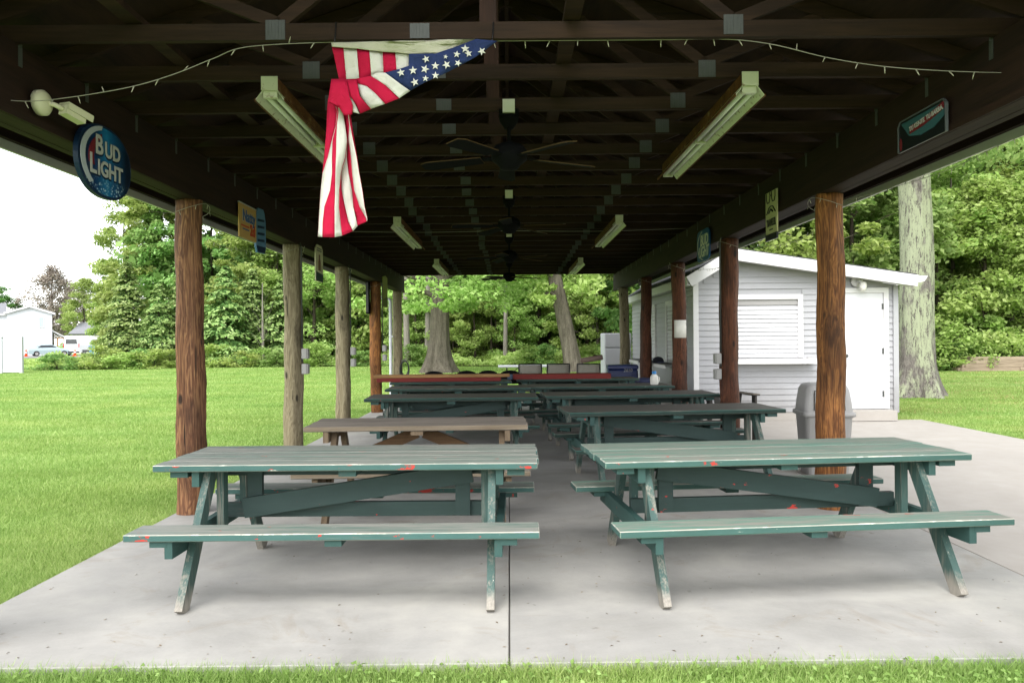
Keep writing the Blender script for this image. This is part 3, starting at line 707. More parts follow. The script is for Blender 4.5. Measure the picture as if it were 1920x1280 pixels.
# ------------------------------------------------------------------ chairs behind the tables
def mesh_chair():
    t = empty('sling_chair', (0, 0, 0))
    for sx in (-1, 1):
        mb = MB(); x = sx * 0.23
        mb.tube([(x, -0.26, 0), (x, -0.2, 0.42), (x, 0.22, 0.40), (x, 0.34, 0.95)], 0.013, 6); build('side_frame', mb, MT['black_metal'], t)
        mb = MB(); mb.tube([(x, 0.32, 0), (x, 0.16, 0.4)], 0.012, 6); build('leg', mb, MT['black_metal'], t)
        mb = MB(); mb.tube([(x, 0.29, 0.66), (x * 1.05, 0.0, 0.66), (x * 1.05, -0.24, 0.62), (x, -0.22, 0.4)], 0.014, 6); build('armrest', mb, MT['black_metal'], t)
    mb = MB(); mb.tube([(-0.23, 0.34, 0.95), (0.23, 0.34, 0.95)], 0.013, 6); build('top_bar', mb, MT['black_metal'], t)
    mb = MB(); mb.tube([(-0.23, 0.32, 0.87), (-0.1, 0.312, 0.845), (0, 0.31, 0.84), (0.1, 0.312, 0.845), (0.23, 0.32, 0.87)], 0.007, 5); build('brace', mb, MT['black_metal'], t)
    vs, fs = [], []
    pr = [(-0.2, 0.42), (0.0, 0.385), (0.21, 0.405), (0.25, 0.55), (0.29, 0.72), (0.335, 0.935)]
    for y, z in pr:
        for k in range(5): x = -0.22 + 0.11 * k; vs.append((x, y + 0.02 * (1 - (x / 0.22) ** 2) * (z > 0.5), z - 0.015 * (1 - (x / 0.22) ** 2) * (z < 0.5)))
    for i in range(5):
        for k in range(4): a = i * 5 + k; fs.append((a, a + 1, a + 6, a + 5))
    mb = MB(); mb.add(vs, fs, 0, True); o = build('sling', mb, MT['dark_sling'], t)
    sm = o.modifiers.new('thick', 'SOLIDIFY'); sm.thickness = 0.004
    return t
mc = mesh_chair()
for i, (x, y, rz_, lb) in enumerate([(0.43, 16.0, R(178), 'grey mesh chair with black frame, nearest the white folding table'), (0.98, 16.05, R(183), 'grey mesh chair with black frame in front of the leaning trunk'),
                                     (1.62, 15.9, R(176), 'grey mesh chair with a rolled mat across its back')]):
    c = mc if i == 0 else copy_tree(mc)
    c.location = (x, y, 0); c.rotation_euler = (0, 0, rz_); tag(c, lb, 'chair', 'mesh chairs behind the tables')
mb = MB(); mb.tube([(-0.24, 0, 0), (0.2, 0, 0.07)], 0.055, 14); mb.tube([(-0.243, 0, 0.0), (-0.246, 0, 0.0)], 0.03, 10)
o = build('rolled_mat', mb, plain('mat_brown', '7d6a62', 0.9), loc=(1.68, 15.56, 1.015)); tag(o, 'rolled brown mat lying on the back of a mesh chair', 'mat')
def round_chair():
    t = empty('stacking_chair', (0, 0, 0))
    for sx in (-1, 1):
        mb = MB(); x = sx * 0.22
        mb.tube([(x, -0.22, 0), (x, -0.19, 0.43), (x, 0.18, 0.43), (x, 0.26, 0.8)], 0.011, 6); build('side_frame', mb, MT['black_metal'], t)
        mb = MB(); mb.tube([(x, 0.28, 0), (x, 0.17, 0.43)], 0.011, 6); build('leg', mb, MT['black_metal'], t)
    link('seat', plank_mesh(0.43, 0.42, 0.05, [MT['fan_black']], 0.015), t, loc=(0, 0, 0.45))
    pts = [(-0.21, 0.0), (0.21, 0.0)] + [(0.23 * math.cos(a), 0.14 + 0.13 * math.sin(a)) for a in [math.pi * k / 12 for k in range(13)]]
    mb = MB(); mb.prism(pts, 0.035); o = build('backrest', mb, MT['fan_black'], t); o.location = (0, 0.25, 0.58); o.rotation_euler = (R(80), 0, 0)
    return t
rc = round_chair()
for i, (x, y, rz_, lb) in enumerate([(-1.45, 15.4, R(172), 'black round-backed chair in front of the wide grey trunk'), (-0.87, 15.5, R(184), 'second black round-backed chair from the wide trunk'),
                                     (-0.42, 15.55, R(178), 'black round-backed chair, third from the wide trunk'), (-0.02, 15.5, R(186), 'black round-backed chair next to the mesh chairs')]):
    c = rc if i == 0 else copy_tree(rc)
    c.location = (x, y, 0); c.rotation_euler = (0, 0, rz_); tag(c, lb, 'chair', 'black chairs behind the tables')
ft = empty('folding_table', (0.42, 22.4, GZ), 0.02, 'white folding table on the grass beyond the mesh chairs', 'table')
link('tabletop', plank_mesh(1.5, 0.75, 0.05, [MT['white_vinyl']], 0.008), ft, loc=(0, 0, 0.73))
for sx in (-1, 1):
    mb = MB(); mb.tube([(sx * 0.5, -0.3, 0), (sx * 0.5, -0.28, 0.7)], 0.015, 6); mb.tube([(sx * 0.5, 0.3, 0), (sx * 0.5, 0.28, 0.7)], 0.015, 6); mb.tube([(sx * 0.5, -0.29, 0.15), (sx * 0.5, 0.29, 0.15)], 0.012, 6); build('leg_frame', mb, MT['black_metal'], ft)
    mb = MB(); mb.tube([(sx * 0.5, 0, 0.4), (sx * 0.15, 0, 0.7)], 0.01, 6); build('brace', mb, MT['black_metal'], ft)
# blue cooler, refrigerator
cl = empty('cooler', (2.35, 16.1, 0), R(-4), 'large navy blue cooler chest standing by the shed', 'cooler')
link('body', plank_mesh(0.62, 0.5, 0.8, [MT['navy']], 0.03), cl, loc=(0, 0, 0.42)); link('lid', plank_mesh(0.64, 0.52, 0.1, [MT['navy']], 0.025), cl, loc=(0, 0, 0.865))
mb = MB(); mb.tube([(-0.32, -0.1, 0.72), (-0.36, -0.1, 0.7), (-0.36, 0.1, 0.7), (-0.32, 0.1, 0.72)], 0.015, 6); build('handle', mb, MT['blue_cap'], cl)
for sx in (-1, 1): mb = MB(); mb.box((sx * 0.25, 0, 0.012), (0.08, 0.4, 0.024)); build('foot', mb, MT['black_metal'], cl)
fr = empty('refrigerator', (2.9, 21.0, GZ), R(3), 'white upright refrigerator standing behind the last log posts', 'refrigerator')
link('body', plank_mesh(0.72, 0.62, 1.62, [MT['white_vinyl']], 0.015), fr, loc=(0, 0.03, 0.84)); link('door', plank_mesh(0.715, 0.06, 1.2, [MT['white_vinyl']], 0.012), fr, loc=(0, -0.32, 0.64)); link('freezer_door', plank_mesh(0.715, 0.06, 0.37, [MT['white_vinyl']], 0.012), fr, loc=(0, -0.32, 1.46))
for z in (1.1, 1.34): mb = MB(); mb.box((0.3, -0.365, z), (0.025, 0.03, 0.16)); build('handle', mb, MT['grey_plastic'], fr)
# dark clutter by the hatches
o = empty('stool', (2.55, 14.6, 0), 0.2, 'low dark stool with round navy seat below the serving counters', 'stool')
mb = MB(); mb.lathe([(0.14, 0.60), (0.16, 0.62), (0.165, 0.66), (0.15, 0.70), (0.05, 0.715)], n=20); build('seat', mb, plain('dusk_blue', '3a3f5c', 0.6), o)
for k in range(4): a = math.pi / 4 + k * math.pi / 2; build('leg', MB().tube([(0.19 * math.cos(a), 0.19 * math.sin(a), 0), (0.1 * math.cos(a), 0.1 * math.sin(a), 0.61)], 0.014, 6), MT['black_metal'], o)
o = empty('baseball_cap', (3.0, 15.55, 0.966), 0.4, 'dark blue cap lying on the nearer serving counter', 'hat')
mb = MB(); mb.lathe([(0.115, 0), (0.115, 0.03), (0.1, 0.08), (0.06, 0.11), (0.02, 0.12)], n=20); build('crown', mb, plain('cap_cloth', '22242e', 0.9), o)
mb = MB(); mb.prism([(-0.09, 0), (0.09, 0), (0.08, -0.1), (0.03, -0.14), (-0.03, -0.14), (-0.08, -0.1)], 0.008, o=(0, -0.06, 0.004)); build('visor', mb, MT['navy'], o)
# dark garden seat against the shed, half hidden by a post
o = empty('garden_chair', (3.06, 11.0, -0.004), R(8), 'dark garden seat with worn armrest behind a log post by the shed', 'chair')
dm = wood('seat_dark', 0, lin('22211f'), lin('4a4743'))
for k in range(4): link('seat_slat', plank_mesh(0.56, 0.09, 0.022, [dm], 0.003), o, loc=(0, -0.2 + k * 0.1, 0.39 - 0.01 * k))
for sx in (-1, 1):
    x = sx * 0.33
    link('armrest', plank_mesh(0.11, 0.62, 0.024, [dm, MT['grey_wood_edge']], 0.006), o, loc=(x, -0.03, 0.66))
    build('leg', MB().bar((x, -0.27, 0), (x, -0.27, 0.648), 0.03, 0.1, (1, 0, 0)), dm, o)
    build('leg', MB().bar((x, 0.36, 0), (x, 0.2, 0.648), 0.03, 0.09, (1, 0, 0)), dm, o)
for k in range(5): build('back_slat', MB().bar((-0.22 + k * 0.11, 0.2, 0.36), (-0.25 + k * 0.125, 0.27, 0.63 + 0.01 * (2 - abs(k - 2))), 0.085, 0.02, (1, 0, 0)), dm, o)
build('back_rail', MB().bar((-0.33, 0.28, 0.6), (0.33, 0.28, 0.6), 0.05, 0.02, (0, 0, 1)), dm, o)

# ------------------------------------------------------------------ trash can
def rrect(hw, hd, r, z, n=5):
    p = []
    for cx_, cy_, a0 in ((hw - r, hd - r, 0), (-hw + r, hd - r, 90), (-hw + r, -hd + r, 180), (hw - r, -hd + r, 270)):
        for k in range(n): a = R(a0 + 90 * k / (n - 1)); p.append((cx_ + r * math.cos(a), cy_ + r * math.sin(a), z))
    return p
def loft(rings, m, name, par):
    mb = MB(); n = len(rings[0]); vs = [p for r_ in rings for p in r_]; fs = []
    for i in range(len(rings) - 1):
        for k in range(n): a = i * n + k; b = i * n + (k + 1) % n; fs.append((a, b, b + n, a + n))
    mb.add(vs, fs, 0, True); mb.add(rings[0], [tuple(reversed(range(n)))]); mb.add(rings[-1], [tuple(range(n))]); return build(name, mb, m, par)
tc_ = empty('trash_can', (3.36, 8.25, -0.004), R(-8), 'grey plastic trash can with domed lid behind a log post', 'trash can')
tc_.scale = (0.9, 0.9, 0.98)
loft([rrect(0.22, 0.22, 0.05, 0.0), rrect(0.225, 0.225, 0.05, 0.01), rrect(0.268, 0.268, 0.06, 0.62), rrect(0.275, 0.275, 0.06, 0.64)], MT['grey_plastic'], 'body', tc_)
loft([rrect(0.285, 0.285, 0.06, 0.632), rrect(0.30, 0.30, 0.06, 0.64), rrect(0.30, 0.30, 0.06, 0.675), rrect(0.285, 0.285, 0.06, 0.685)], MT['grey_plastic'], 'rim', tc_)
loft([rrect(0.275, 0.275, 0.06, 0.68), rrect(0.262, 0.262, 0.06, 0.80), rrect(0.245, 0.245, 0.07, 0.92), rrect(0.22, 0.22, 0.07, 0.965), rrect(0.16, 0.16, 0.07, 0.985)], MT['grey_plastic'], 'lid', tc_)
mb = MB(); mb.prism([(-0.165, -0.095), (0.165, -0.095), (0.155, 0.095), (-0.155, 0.095)], 0.012); o = build('swing_door', mb, MT['grey_plastic'], tc_); o.location = (0, -0.268, 0.81); o.rotation_euler = (R(83), 0, 0)
mb = MB()
for a, b in (((-0.172, -0.103), (0.172, -0.103)), ((0.172, -0.103), (0.162, 0.103)), ((0.162, 0.103), (-0.162, 0.103)), ((-0.162, 0.103), (-0.172, -0.103))): mb.bar((*a, 0), (*b, 0), 0.006, 0.006, (0, 0, 1))
o = build('door_gap', mb, MT['joint_dark'], tc_); o.location = (0, -0.2705, 0.81); o.rotation_euler = (R(83), 0, 0)

# ------------------------------------------------------------------ fluorescent strip lights
def strip_light(x, y0, label):
    t = empty('strip_light', (x, y0, 2.93), 0, label, 'light', 'fluorescent strip lights on the trusses')
    L = 2.44
    mb = MB(); mb.box((0, L / 2, 0.085), (0.084, L, 0.07)); build('housing', mb, [MT['lamp_enamel']], t)
    for sx in (-1, 1):
        mb = MB(); mb.add([(sx * 0.04, 0, 0.046), (sx * 0.04, L, 0.046), (sx * 0.085, L, -0.015), (sx * 0.085, 0, -0.015), (sx * 0.04, 0, 0.05), (sx * 0.04, L, 0.05), (sx * 0.088, L, -0.012), (sx * 0.088, 0, -0.012)],
                          [(0, 1, 2, 3), (7, 6, 5, 4), (3, 2, 6, 7), (0, 3, 7, 4), (1, 5, 6, 2)]); build('reflector', mb, MT['lamp_enamel'], t)
        mb = MB(); mb.box((sx * 0.09, L / 2, -0.012), (0.008, L + 0.002, 0.016)); build('reflector_lip', mb, MT['lamp_rust'], t)
        mb = MB(); mb.box((sx * 0.0445, L / 2, 0.088), (0.004, L - 0.01, 0.07)); build('side_plate', mb, MT['lamp_rust'], t)
    for sx in (-1, 1):
        for k in range(2):
            mb = MB(); mb.tube([(sx * 0.028, 0.06 + k * 1.2, 0.022), (sx * 0.028, 1.18 + k * 1.2, 0.022)], 0.016, 10); build('tube', mb, MT['lamp_tube'], t)
    for y in (0.03, 1.22, 2.41): mb = MB(); mb.box((0, y, 0.028), (0.085, 0.035, 0.05)); build('lamp_holder', mb, MT['lamp_enamel'], t)
    mb = MB(); mb.box((0, -0.003, 0.085), (0.1, 0.005, 0.085)); build('end_plate', mb, MT['lamp_enamel'], t)
    for y in (0.6, 1.9): mb = MB(); mb.box((0, y, 0.132), (0.03, 0.03, 0.02)); build('hanger', mb, MT['galv'], t)
    return t
strip_light(-1.44, 4.68, 'rusty fluorescent strip light partly behind the knotted flag')
strip_light(1.47, 4.66, 'large rusty fluorescent strip light near the blue and red sign')
strip_light(-1.44, 10.0, 'fluorescent strip light beyond the tail of the flag, middle of its row')
strip_light(1.44, 10.0, 'fluorescent strip light in the middle of the row on the shed side')
strip_light(-1.42, 15.2, 'fluorescent strip light, last and smallest on the lawn side')
strip_light(1.42, 15.2, 'fluorescent strip light, last and smallest on the shed side')

# ------------------------------------------------------------------ ceiling fans
def fan(y, a0, label):
    t = empty('ceiling_fan', (0.01, y, 2.74), 0, label, 'ceiling fan', 'black ceiling fans under the ridge')
    mb = MB(); mb.lathe([(0.02, -0.09), (0.06, -0.085), (0.085, -0.05), (0.125, -0.02), (0.13, 0.04), (0.1, 0.08), (0.05, 0.1)], n=24); build('motor', mb, MT['fan_black'], t)
    mb = MB(); mb.lathe([(0.014, 0.09), (0.014, 0.24)], n=10); build('down_rod', mb, MT['fan_black'], t)
    mb = MB(); mb.lathe([(0.03, 0.2), (0.065, 0.25), (0.07, 0.285)], n=18); build('canopy', mb, MT['fan_black'], t)
    mb = MB(); mb.box((0, -0.047, 0.345), (0.085, 0.05, 0.09)); build('junction_box', mb, MT['paper'], t)
    mb = MB(); mb.box((0, 0.01, 0.31), (0.14, 0.1, 0.045)); build('mount', mb, MT['fan_black'], t)
    for k in range(5):
        a = a0 + k * 72
        p = [(0.2, -0.05), (0.6, -0.068), (0.655, -0.045), (0.655, 0.045), (0.6, 0.068), (0.2, 0.05)]
        mb = MB(); n = len(p); vs = [(x, y_, -0.004) for x, y_ in p] + [(x, y_, 0.004) for x, y_ in p]
        mb.add(vs, [tuple(reversed(range(n))), tuple(range(n, 2 * n))]); mb.add(vs, [(i, (i + 1) % n, (i + 1) % n + n, i + n) for i in range(n)], 1)
        b = build('blade', mb, [MT['fan_black'], MT['fan_edge']], t); b.rotation_euler = (R(11), R(2), R(a))
        mb = MB(); mb.bar((0.1, 0, 0.0), (0.26, 0, 0.007), 0.05, 0.006, (0, 1, 0)); ar = build('blade_iron', mb, MT['fan_black'], b)
    return t
fan(5.456, 20, 'black ceiling fan nearest the camera, with worn blade edges')
fan(8.716, 50, 'black ceiling fan, second from the front under the ridge')
fan(11.976, 40, 'black ceiling fan, third from the front under the ridge')
fan(15.888, 8, 'black ceiling fan at the far end, seen against the trees')

# ------------------------------------------------------------------ knotted flag hung from the first truss
def cloth(name, c, trans=0.3):
    s = Sh(name, 0.8, 0.15); v = s.coord(scale=(1, 1, 1)); n1 = s.noise(v, 14, 5, 0.65, 0.8); n2 = s.noise(v, 300, 2, 0.5)
    cc = s.mix(n1, tuple(x * 0.85 for x in c), tuple(min(1, x * 1.1) for x in c)); s.color(cc); s.bump(s.math('ADD', s.math('MULTIPLY', n1, 2.0), s.math('MULTIPLY', n2, 0.1)), 0.6, 0.012)
    tr = s.n.new('ShaderNodeBsdfTranslucent'); s.l.new(cc, tr.inputs['Color']); mx = s.n.new('ShaderNodeMixShader'); mx.inputs[0].default_value = trans
    s.l.new(s.b.outputs[0], mx.inputs[1]); s.l.new(tr.outputs[0], mx.inputs[2]); s.l.new(mx.outputs[0], s.out.inputs['Surface']); MT[name] = s.m
cloth('flag_red', lin('c01c42')); cloth('flag_white', lin('dcdad2')); cloth('flag_navy', lin('26335a'), 0.1); cloth('flag_cream', lin('c8c6b2'))
FY = 4.07
fl = empty('flag', at(760, 90, FY), 0, 'knotted red, white and navy flag hanging from the first truss', 'flag')
FO = fl.location.copy()
def fpt(zx, zy, d=0.0):
    p = at(580 + zx / 3.2, 60 + zy / 3.2, FY + d) - FO; return p
def fdepth(zx, zy): return 0.012 * math.sin(zx * 0.028 + zy * 0.006) + 0.008 * math.sin(zx * 0.011 - zy * 0.03)
def cloth_poly(name, pts, m, par=fl, bulge=0.0, off=0.0):
    bm = bmesh.new(); vs = [bm.verts.new((x, y, 0)) for x, y in pts]; f = bm.faces.new(vs)
    bmesh.ops.triangulate(bm, faces=bm.faces[:])
    for _ in range(2): bmesh.ops.subdivide_edges(bm, edges=bm.edges[:], cuts=1, use_grid_fill=True)
    cxm = sum(p[0] for p in pts) / len(pts); cym = sum(p[1] for p in pts) / len(pts); rad = max(math.hypot(p[0] - cxm, p[1] - cym) for p in pts)
    for v in bm.verts:
        x, y = v.co.x, v.co.y; r_ = math.hypot(x - cxm, y - cym) / rad
        v.co = fpt(x, y, fdepth(x, y) + off - bulge * max(0, 1 - r_ * r_))
    for f in bm.faces: f.smooth = True
    bm.normal_update()
    me = bpy.data.meshes.new(name); bm.to_mesh(me); bm.free(); me.materials.append(MT[m]); o = link(name, me, par)
    sm = o.modifiers.new('thick', 'SOLIDIFY'); sm.thickness = 0.003; sm.offset = 0
    return o
ROWS = [(480, [106, 168, 168.5, 176, 200, 202, 203, 232, 236, 245]), (560, [104, 160, 160.5, 166, 214, 216, 217, 240, 244, 256]), (650, [97, 136, 139, 162, 226, 228, 229, 234, 262, 270]),
        (750, [88, 112, 136, 160, 214, 218, 224, 250, 283, 286]), (850, [79, 79.5, 136, 156, 188, 190, 236, 258, 299, 300]), (950, [69, 69.5, 124, 155, 179, 194, 256, 270, 317, 318]),
        (1050, [62, 62.5, 90, 152, 177, 214, 264, 303, 331, 332]), (1140, [57, 57.5, 80, 152, 186, 236, 284, 340, 346, 347]), (1228, [52, 52.5, 78, 152, 196, 262, 290, 345, 347, 348])]
BOT = [1228, 1228, 1230, 1232, 1222, 1195, 1162, 1136, 1131, 1130]
DEP = [0.015, 0.0, -0.025, -0.03, 0.0, 0.045, 0.05, 0.02, -0.02, 0.015]
ROWS = [(400, [112, 150, 150.5, 165, 185, 190, 191, 215, 220, 230])] + ROWS
for b in range(9):
    mb = MB(); vs, fs = [], []; K = 3; cols = K + 1
    fine = []
    for i in range(len(ROWS) - 1):
        for q in range(3): t_ = q / 3; fine.append((ROWS[i][0] * (1 - t_) + ROWS[i + 1][0] * t_, [a * (1 - t_) + c_ * t_ for a, c_ in zip(ROWS[i][1], ROWS[i + 1][1])]))
    fine.append(ROWS[-1])
    for y, xs in fine:
        fy = min(1.0, max(0.0, (y - 430) / 400))
        for k in range(cols):
            u = k / K; x = xs[b] * (1 - u) + xs[b + 1] * u; d = (DEP[b] * (1 - u) + DEP[b + 1] * u) * (0.4 + 0.6 * fy)
            yy = y
            if y > 1140: g = (y - 1140) / 88; yb = BOT[b] * (1 - u) + BOT[b + 1] * u; yy = min(1140, yb - 20) + (yb - min(1140, yb - 20)) * g if yb > 1150 else 1115 + (yb - 1115) * g
            elif y > 1050 and BOT[b + 1] < 1150: yy = 1050 + (y - 1050) * 0.72
            vs.append(fpt(x, yy, d + 0.006 * math.sin(y * 0.02 + x * 0.05)))
    for i in range(len(fine) - 1):
        for k in range(K): a = i * cols + k; fs.append((a, a + 1, a + 1 + cols, a + cols))
    mb.add(vs, fs, 0, True); o = build('tail_stripe', mb, MT['flag_red' if b % 2 == 0 else 'flag_white'], fl)
    sm = o.modifiers.new('thick', 'SOLIDIFY'); sm.thickness = 0.002; sm.offset = 0
cloth_poly('hem', [(132, 66), (390, 58), (560, 72), (700, 80), (890, 70), (995, 43), (880, 92), (760, 130), (597, 131), (516, 124), (440, 120), (285, 101), (135, 89)], 'flag_cream')
for pts, m in (([(135, 88), (204, 92), (222, 275), (182, 300)], 'flag_red'), ([(204, 92), (285, 101), (300, 280), (222, 285)], 'flag_white'), ([(285, 101), (360, 109), (372, 270), (300, 285)], 'flag_red'),
               ([(360, 109), (440, 120), (445, 248), (372, 270)], 'flag_white'), ([(440, 120), (516, 124), (524, 230), (445, 250)], 'flag_red'), ([(516, 124), (597, 131), (598, 212), (524, 232)], 'flag_white')):
    cloth_poly('stripe', pts, m, off=0.02)
can = cloth_poly('canton', [(597, 132), (760, 130), (890, 86), (1000, 43), (1130, 55), (1000, 150), (830, 242), (690, 304), (605, 354), (545, 312), (450, 245), (540, 224), (597, 204)], 'flag_navy', bulge=0.02)
for pts, m in (([(368, 264), (410, 245), (455, 245), (545, 312), (605, 354), (540, 398), (460, 322)], 'flag_white'), ([(280, 283), (368, 264), (460, 322), (540, 398), (455, 432), (400, 372), (345, 325), (288, 308)], 'flag_red'),
               ([(288, 308), (345, 325), (400, 372), (455, 432), (368, 462), (310, 388)], 'flag_white')):
    cloth_poly('fold_stripe', pts, m, bulge=0.02, off=-0.015)
for pts, m, b_ in (([(132, 285), (222, 282), (245, 400), (262, 440), (258, 495), (210, 502), (178, 455), (150, 400), (112, 420)], 'flag_red', 0.06), ([(220, 285), (245, 380), (275, 435), (302, 492), (262, 482), (258, 440), (238, 385)], 'flag_white', 0.03),
                   ([(222, 285), (284, 283), (302, 385), (340, 430), (370, 463), (306, 490), (285, 440), (245, 385)], 'flag_red', 0.05)):
    cloth_poly('knot', pts, m, bulge=b_, off=-0.03)
def star_pts(n=5, r0=1.0, r1=0.4, rot=90): return [((r0 if k % 2 == 0 else r1) * math.cos(R(rot + k * 36)), (r0 if k % 2 == 0 else r1) * math.sin(R(rot + k * 36))) for k in range(10)]
for zx, zy, sz in [(550, 245, 25), (622, 232, 26), (694, 224, 27), (756, 204, 25), (823, 198, 26), (892, 188, 22), (633, 302, 26), (697, 280, 20), (757, 262, 23), (700, 164, 24), (885, 135, 22), (935, 102, 27), (955, 130, 24), (1035, 117, 25), (818, 150, 14)]:
    mb = MB(); rot = random.uniform(60, 120); sp = [(zx + x * sz, zy - y * sz) for x, y in star_pts(rot=rot)]
    dd = fdepth(zx, zy) - 0.032
    c0 = fpt(zx, zy, dd - 0.002); vs = [fpt(x, y, dd) for x, y in sp] + [c0]
    mb.add(vs, [(i, (i + 1) % 10, 10) for i in range(10)]); o = build('star', mb, MT['flag_white'], can)
    sm = o.modifiers.new('thick', 'SOLIDIFY'); sm.thickness = 0.002; sm.offset = 0
for px in (627, 922):
    mb = MB(); mb.tube([at(px, 84, FY), at(px + 2, 66, 4.125), at(px + 3, 42, 4.127)], 0.004, 5); o = build('tie_cord', mb, MT['black_metal'], fl); o.matrix_parent_inverse = Matrix.Translation(-FO)

# ------------------------------------------------------------------ string lights
plain('wire_white', '8b887a', 0.5); plain('bulb', 'b4b09a', 0.3)
def spline(pts, n=6):
    pts = [Vector(p) for p in pts]; out = []
    for i in range(len(pts) - 1):
        p0, p1, p2, p3 = pts[max(i - 1, 0)], pts[i], pts[i + 1], pts[min(i + 2, len(pts) - 1)]
        for k in range(n):
            t = k / n; out.append(0.5 * ((2 * p1) + (p2 - p0) * t + (2 * p0 - 5 * p1 + 4 * p2 - p3) * t * t + (3 * p1 - p0 - 3 * p2 + p3) * t ** 3))
    out.append(pts[-1]); return out
def light_string(label, pts, step=0.16, r=0.0024):
    q = spline(pts); base = q[0].copy()
    t = empty('string_lights', base, 0, label, 'string lights'); q = [p - base for p in q]
    mb = MB(); mb.tube(q, r, 5); build('wire', mb, MT['wire_white'], t)
    mb = MB(); acc = 0; nxt = step
    for a, b in zip(q[:-1], q[1:]):
        d = (b - a).length
        while nxt <= acc + d:
            p = a + (b - a) * ((nxt - acc) / d)
            dn = Vector((random.uniform(-0.6, 0.6), random.uniform(-0.5, 0.5), random.choice([-1, -1, -1, -1, 1]))).normalized()
            mb.tube([p, p + dn * 0.016], 0.0035, 5, mi=0); mb.tube([p + dn * 0.016, p + dn * 0.038], [0.003, 0.0015], 5, mi=1); nxt += step * random.uniform(0.85, 1.15)
        acc += d
    o = build('bulbs', mb, [MT['wire_white'], MT['bulb']], t); o['kind'] = 'stuff'
    return t
fp = [(-8, 186), (60, 190), (150, 180), (250, 162), (330, 138), (400, 110), (465, 88), (620, 79), (760, 74), (940, 71), (1100, 69), (1250, 68), (1370, 68), (1450, 84), (1550, 108), (1650, 124), (1750, 132), (1850, 136), (1925, 137)]
fpts = [at(x, y, 4.105) for x, y in fp]
for k_ in range(7, 13): fpts[k_] = Vector((fpts[k_].x, 4.168, 3.064))
light_string('string of tiny white lights looping along the first truss', fpts, 0.155)
def side_string(sx, ys, label):
    pts = []
    for y in ys:
        pts += [(sx * 2.90, y - 0.32, 2.52), (sx * 2.83, y - 0.125, 2.54), (sx * 2.66, y - 0.145, 2.585), (sx * 2.575, y - 0.02, 2.63), (sx * 2.62, y + 0.16, 2.585), (sx * 2.90, y + 0.5, 2.52), (sx * 2.95, y + 1.4, 2.44)]
    light_string(label, pts[:-1], 0.15)
side_string(-1, POSTS[1:], 'string of tiny lights swagged between the log posts on the lawn side')
side_string(1, right_y[1:], 'string of tiny lights swagged between the log posts on the shed side')
light_string('string of tiny lights along the eave above the patio', [(3.27, 3.3, 2.72), (3.26, 4.2, 2.69), (3.27, 5.0, 2.72), (3.26, 5.8, 2.68), (2.86, 6.5, 2.6)], 0.14)
cb = empty('cable', (0, 11.3, 3.05), 0, 'thin pale cable strung across below the trusses in mid pavilion', 'cable')
mb = MB(); mb.tube(spline([(-2.6, 0, 0.01), (-1.3, 0, -0.015), (0, 0, -0.005), (1.3, 0, -0.02), (2.6, 0, 0.01)]), 0.004, 5); build('wire', mb, MT['wire_white'], cb)

# ------------------------------------------------------------------ signs on the beams
def sign(name, label, side, y, z, yaw=0.0, x=None, cat='sign'):
    """an upright sign; its own u runs to the reader's right, v up, w towards the reader"""
    t = empty(name, (0, 0, 0), 0, label, cat)
    X = side * (PX - 0.105) if x is None else x
    u = Vector((0, 1, 0)) if side < 0 else Vector((0, -1, 0)); wv_ = Vector((-side, 0, 0)); vv = Vector((0, 0, 1))
    m = Matrix((u, vv, wv_)).transposed().to_4x4(); m = Matrix.Rotation(R(yaw), 4, 'Z') @ m; m.translation = (X, y, z)
    t.matrix_world = m; return t
def panel(t, pts, m, d=0.02, o=(0, 0, 0), name='panel', par=None):
    mb = MB(); mb.prism(pts, d, o=o); return build(name, mb, m if not isinstance(m, str) else MT[m], par or t)
def txt(t, s_, size, u, v, wv_, m, shear=0.0, sx=1.0, bold=0.0, rot=0.0, name='lettering'):
    c = bpy.data.curves.new(name, 'FONT'); c.body = s_; c.size = size; c.align_x = 'CENTER'; c.align_y = 'CENTER'; c.extrude = 0.0012; c.shear = shear; c.offset = bold; c.resolution_u = 3
    c.materials.append(m if not isinstance(m, str) else MT[m]); o = link(name, c, t); o.location = (u, v, wv_); o.scale = (sx, 1, 1); o.rotation_euler = (0, 0, R(rot))
    me = bpy.data.meshes.new_from_object(o.evaluated_get(bpy.context.evaluated_depsgraph_get())); nm = o.name
    q = link(nm, me, t); q.location, q.scale, q.rotation_euler = o.location, o.scale, o.rotation_euler
    bpy.data.objects.remove(o); q.name = name; return q
def ell(a, b, n=40, p=2.0, cx_=0, cy_=0):
    out = []
    for k in range(n):
        t = 2 * math.pi * k / n; c_, s_ = math.cos(t), math.sin(t)
        out.append((cx_ + a * math.copysign(abs(c_) ** (2 / p), c_), cy_ + b * math.copysign(abs(s_) ** (2 / p), s_)))
    return out
s = Sh('sign_blue', 0.3, 0.5); v = s.coord(jitter=False); x = s.sep(v, 0); y = s.sep(v, 1)
c = s.ramp(s.math('ADD', s.math('MULTIPLY', x, 1.6), 0.5), [(0.05, lin('0b1526')), (0.3, lin('0a3560')), (0.5, lin('1d6f9c')), (0.62, lin('12507c')), (0.9, lin('07172b'))])
dr_ = s.voro(v, 55); lo = s.ramp(s.math('MULTIPLY', y, -1.0), [(0.1, 0.0), (0.17, 1.0)])
c = s.mix(s.math('MULTIPLY', lo, s.ramp(dr_, [(0.25, 0.8), (0.4, 0.0)])), c, lin('b9d2e0')); s.color(c); MT['sign_blue'] = s.m
plain('sign_white', 'a9a9a4', 0.5); plain('sign_silver', 'a7adb2', 0.3, 0.6); plain('sign_navy', '10253f', 0.4); plain('sign_red', '6a1c24', 0.5)
t = sign('beer_sign', 'big blue oval sign lettered BUD LIGHT below the white camera', -1, 4.97, 2.61)
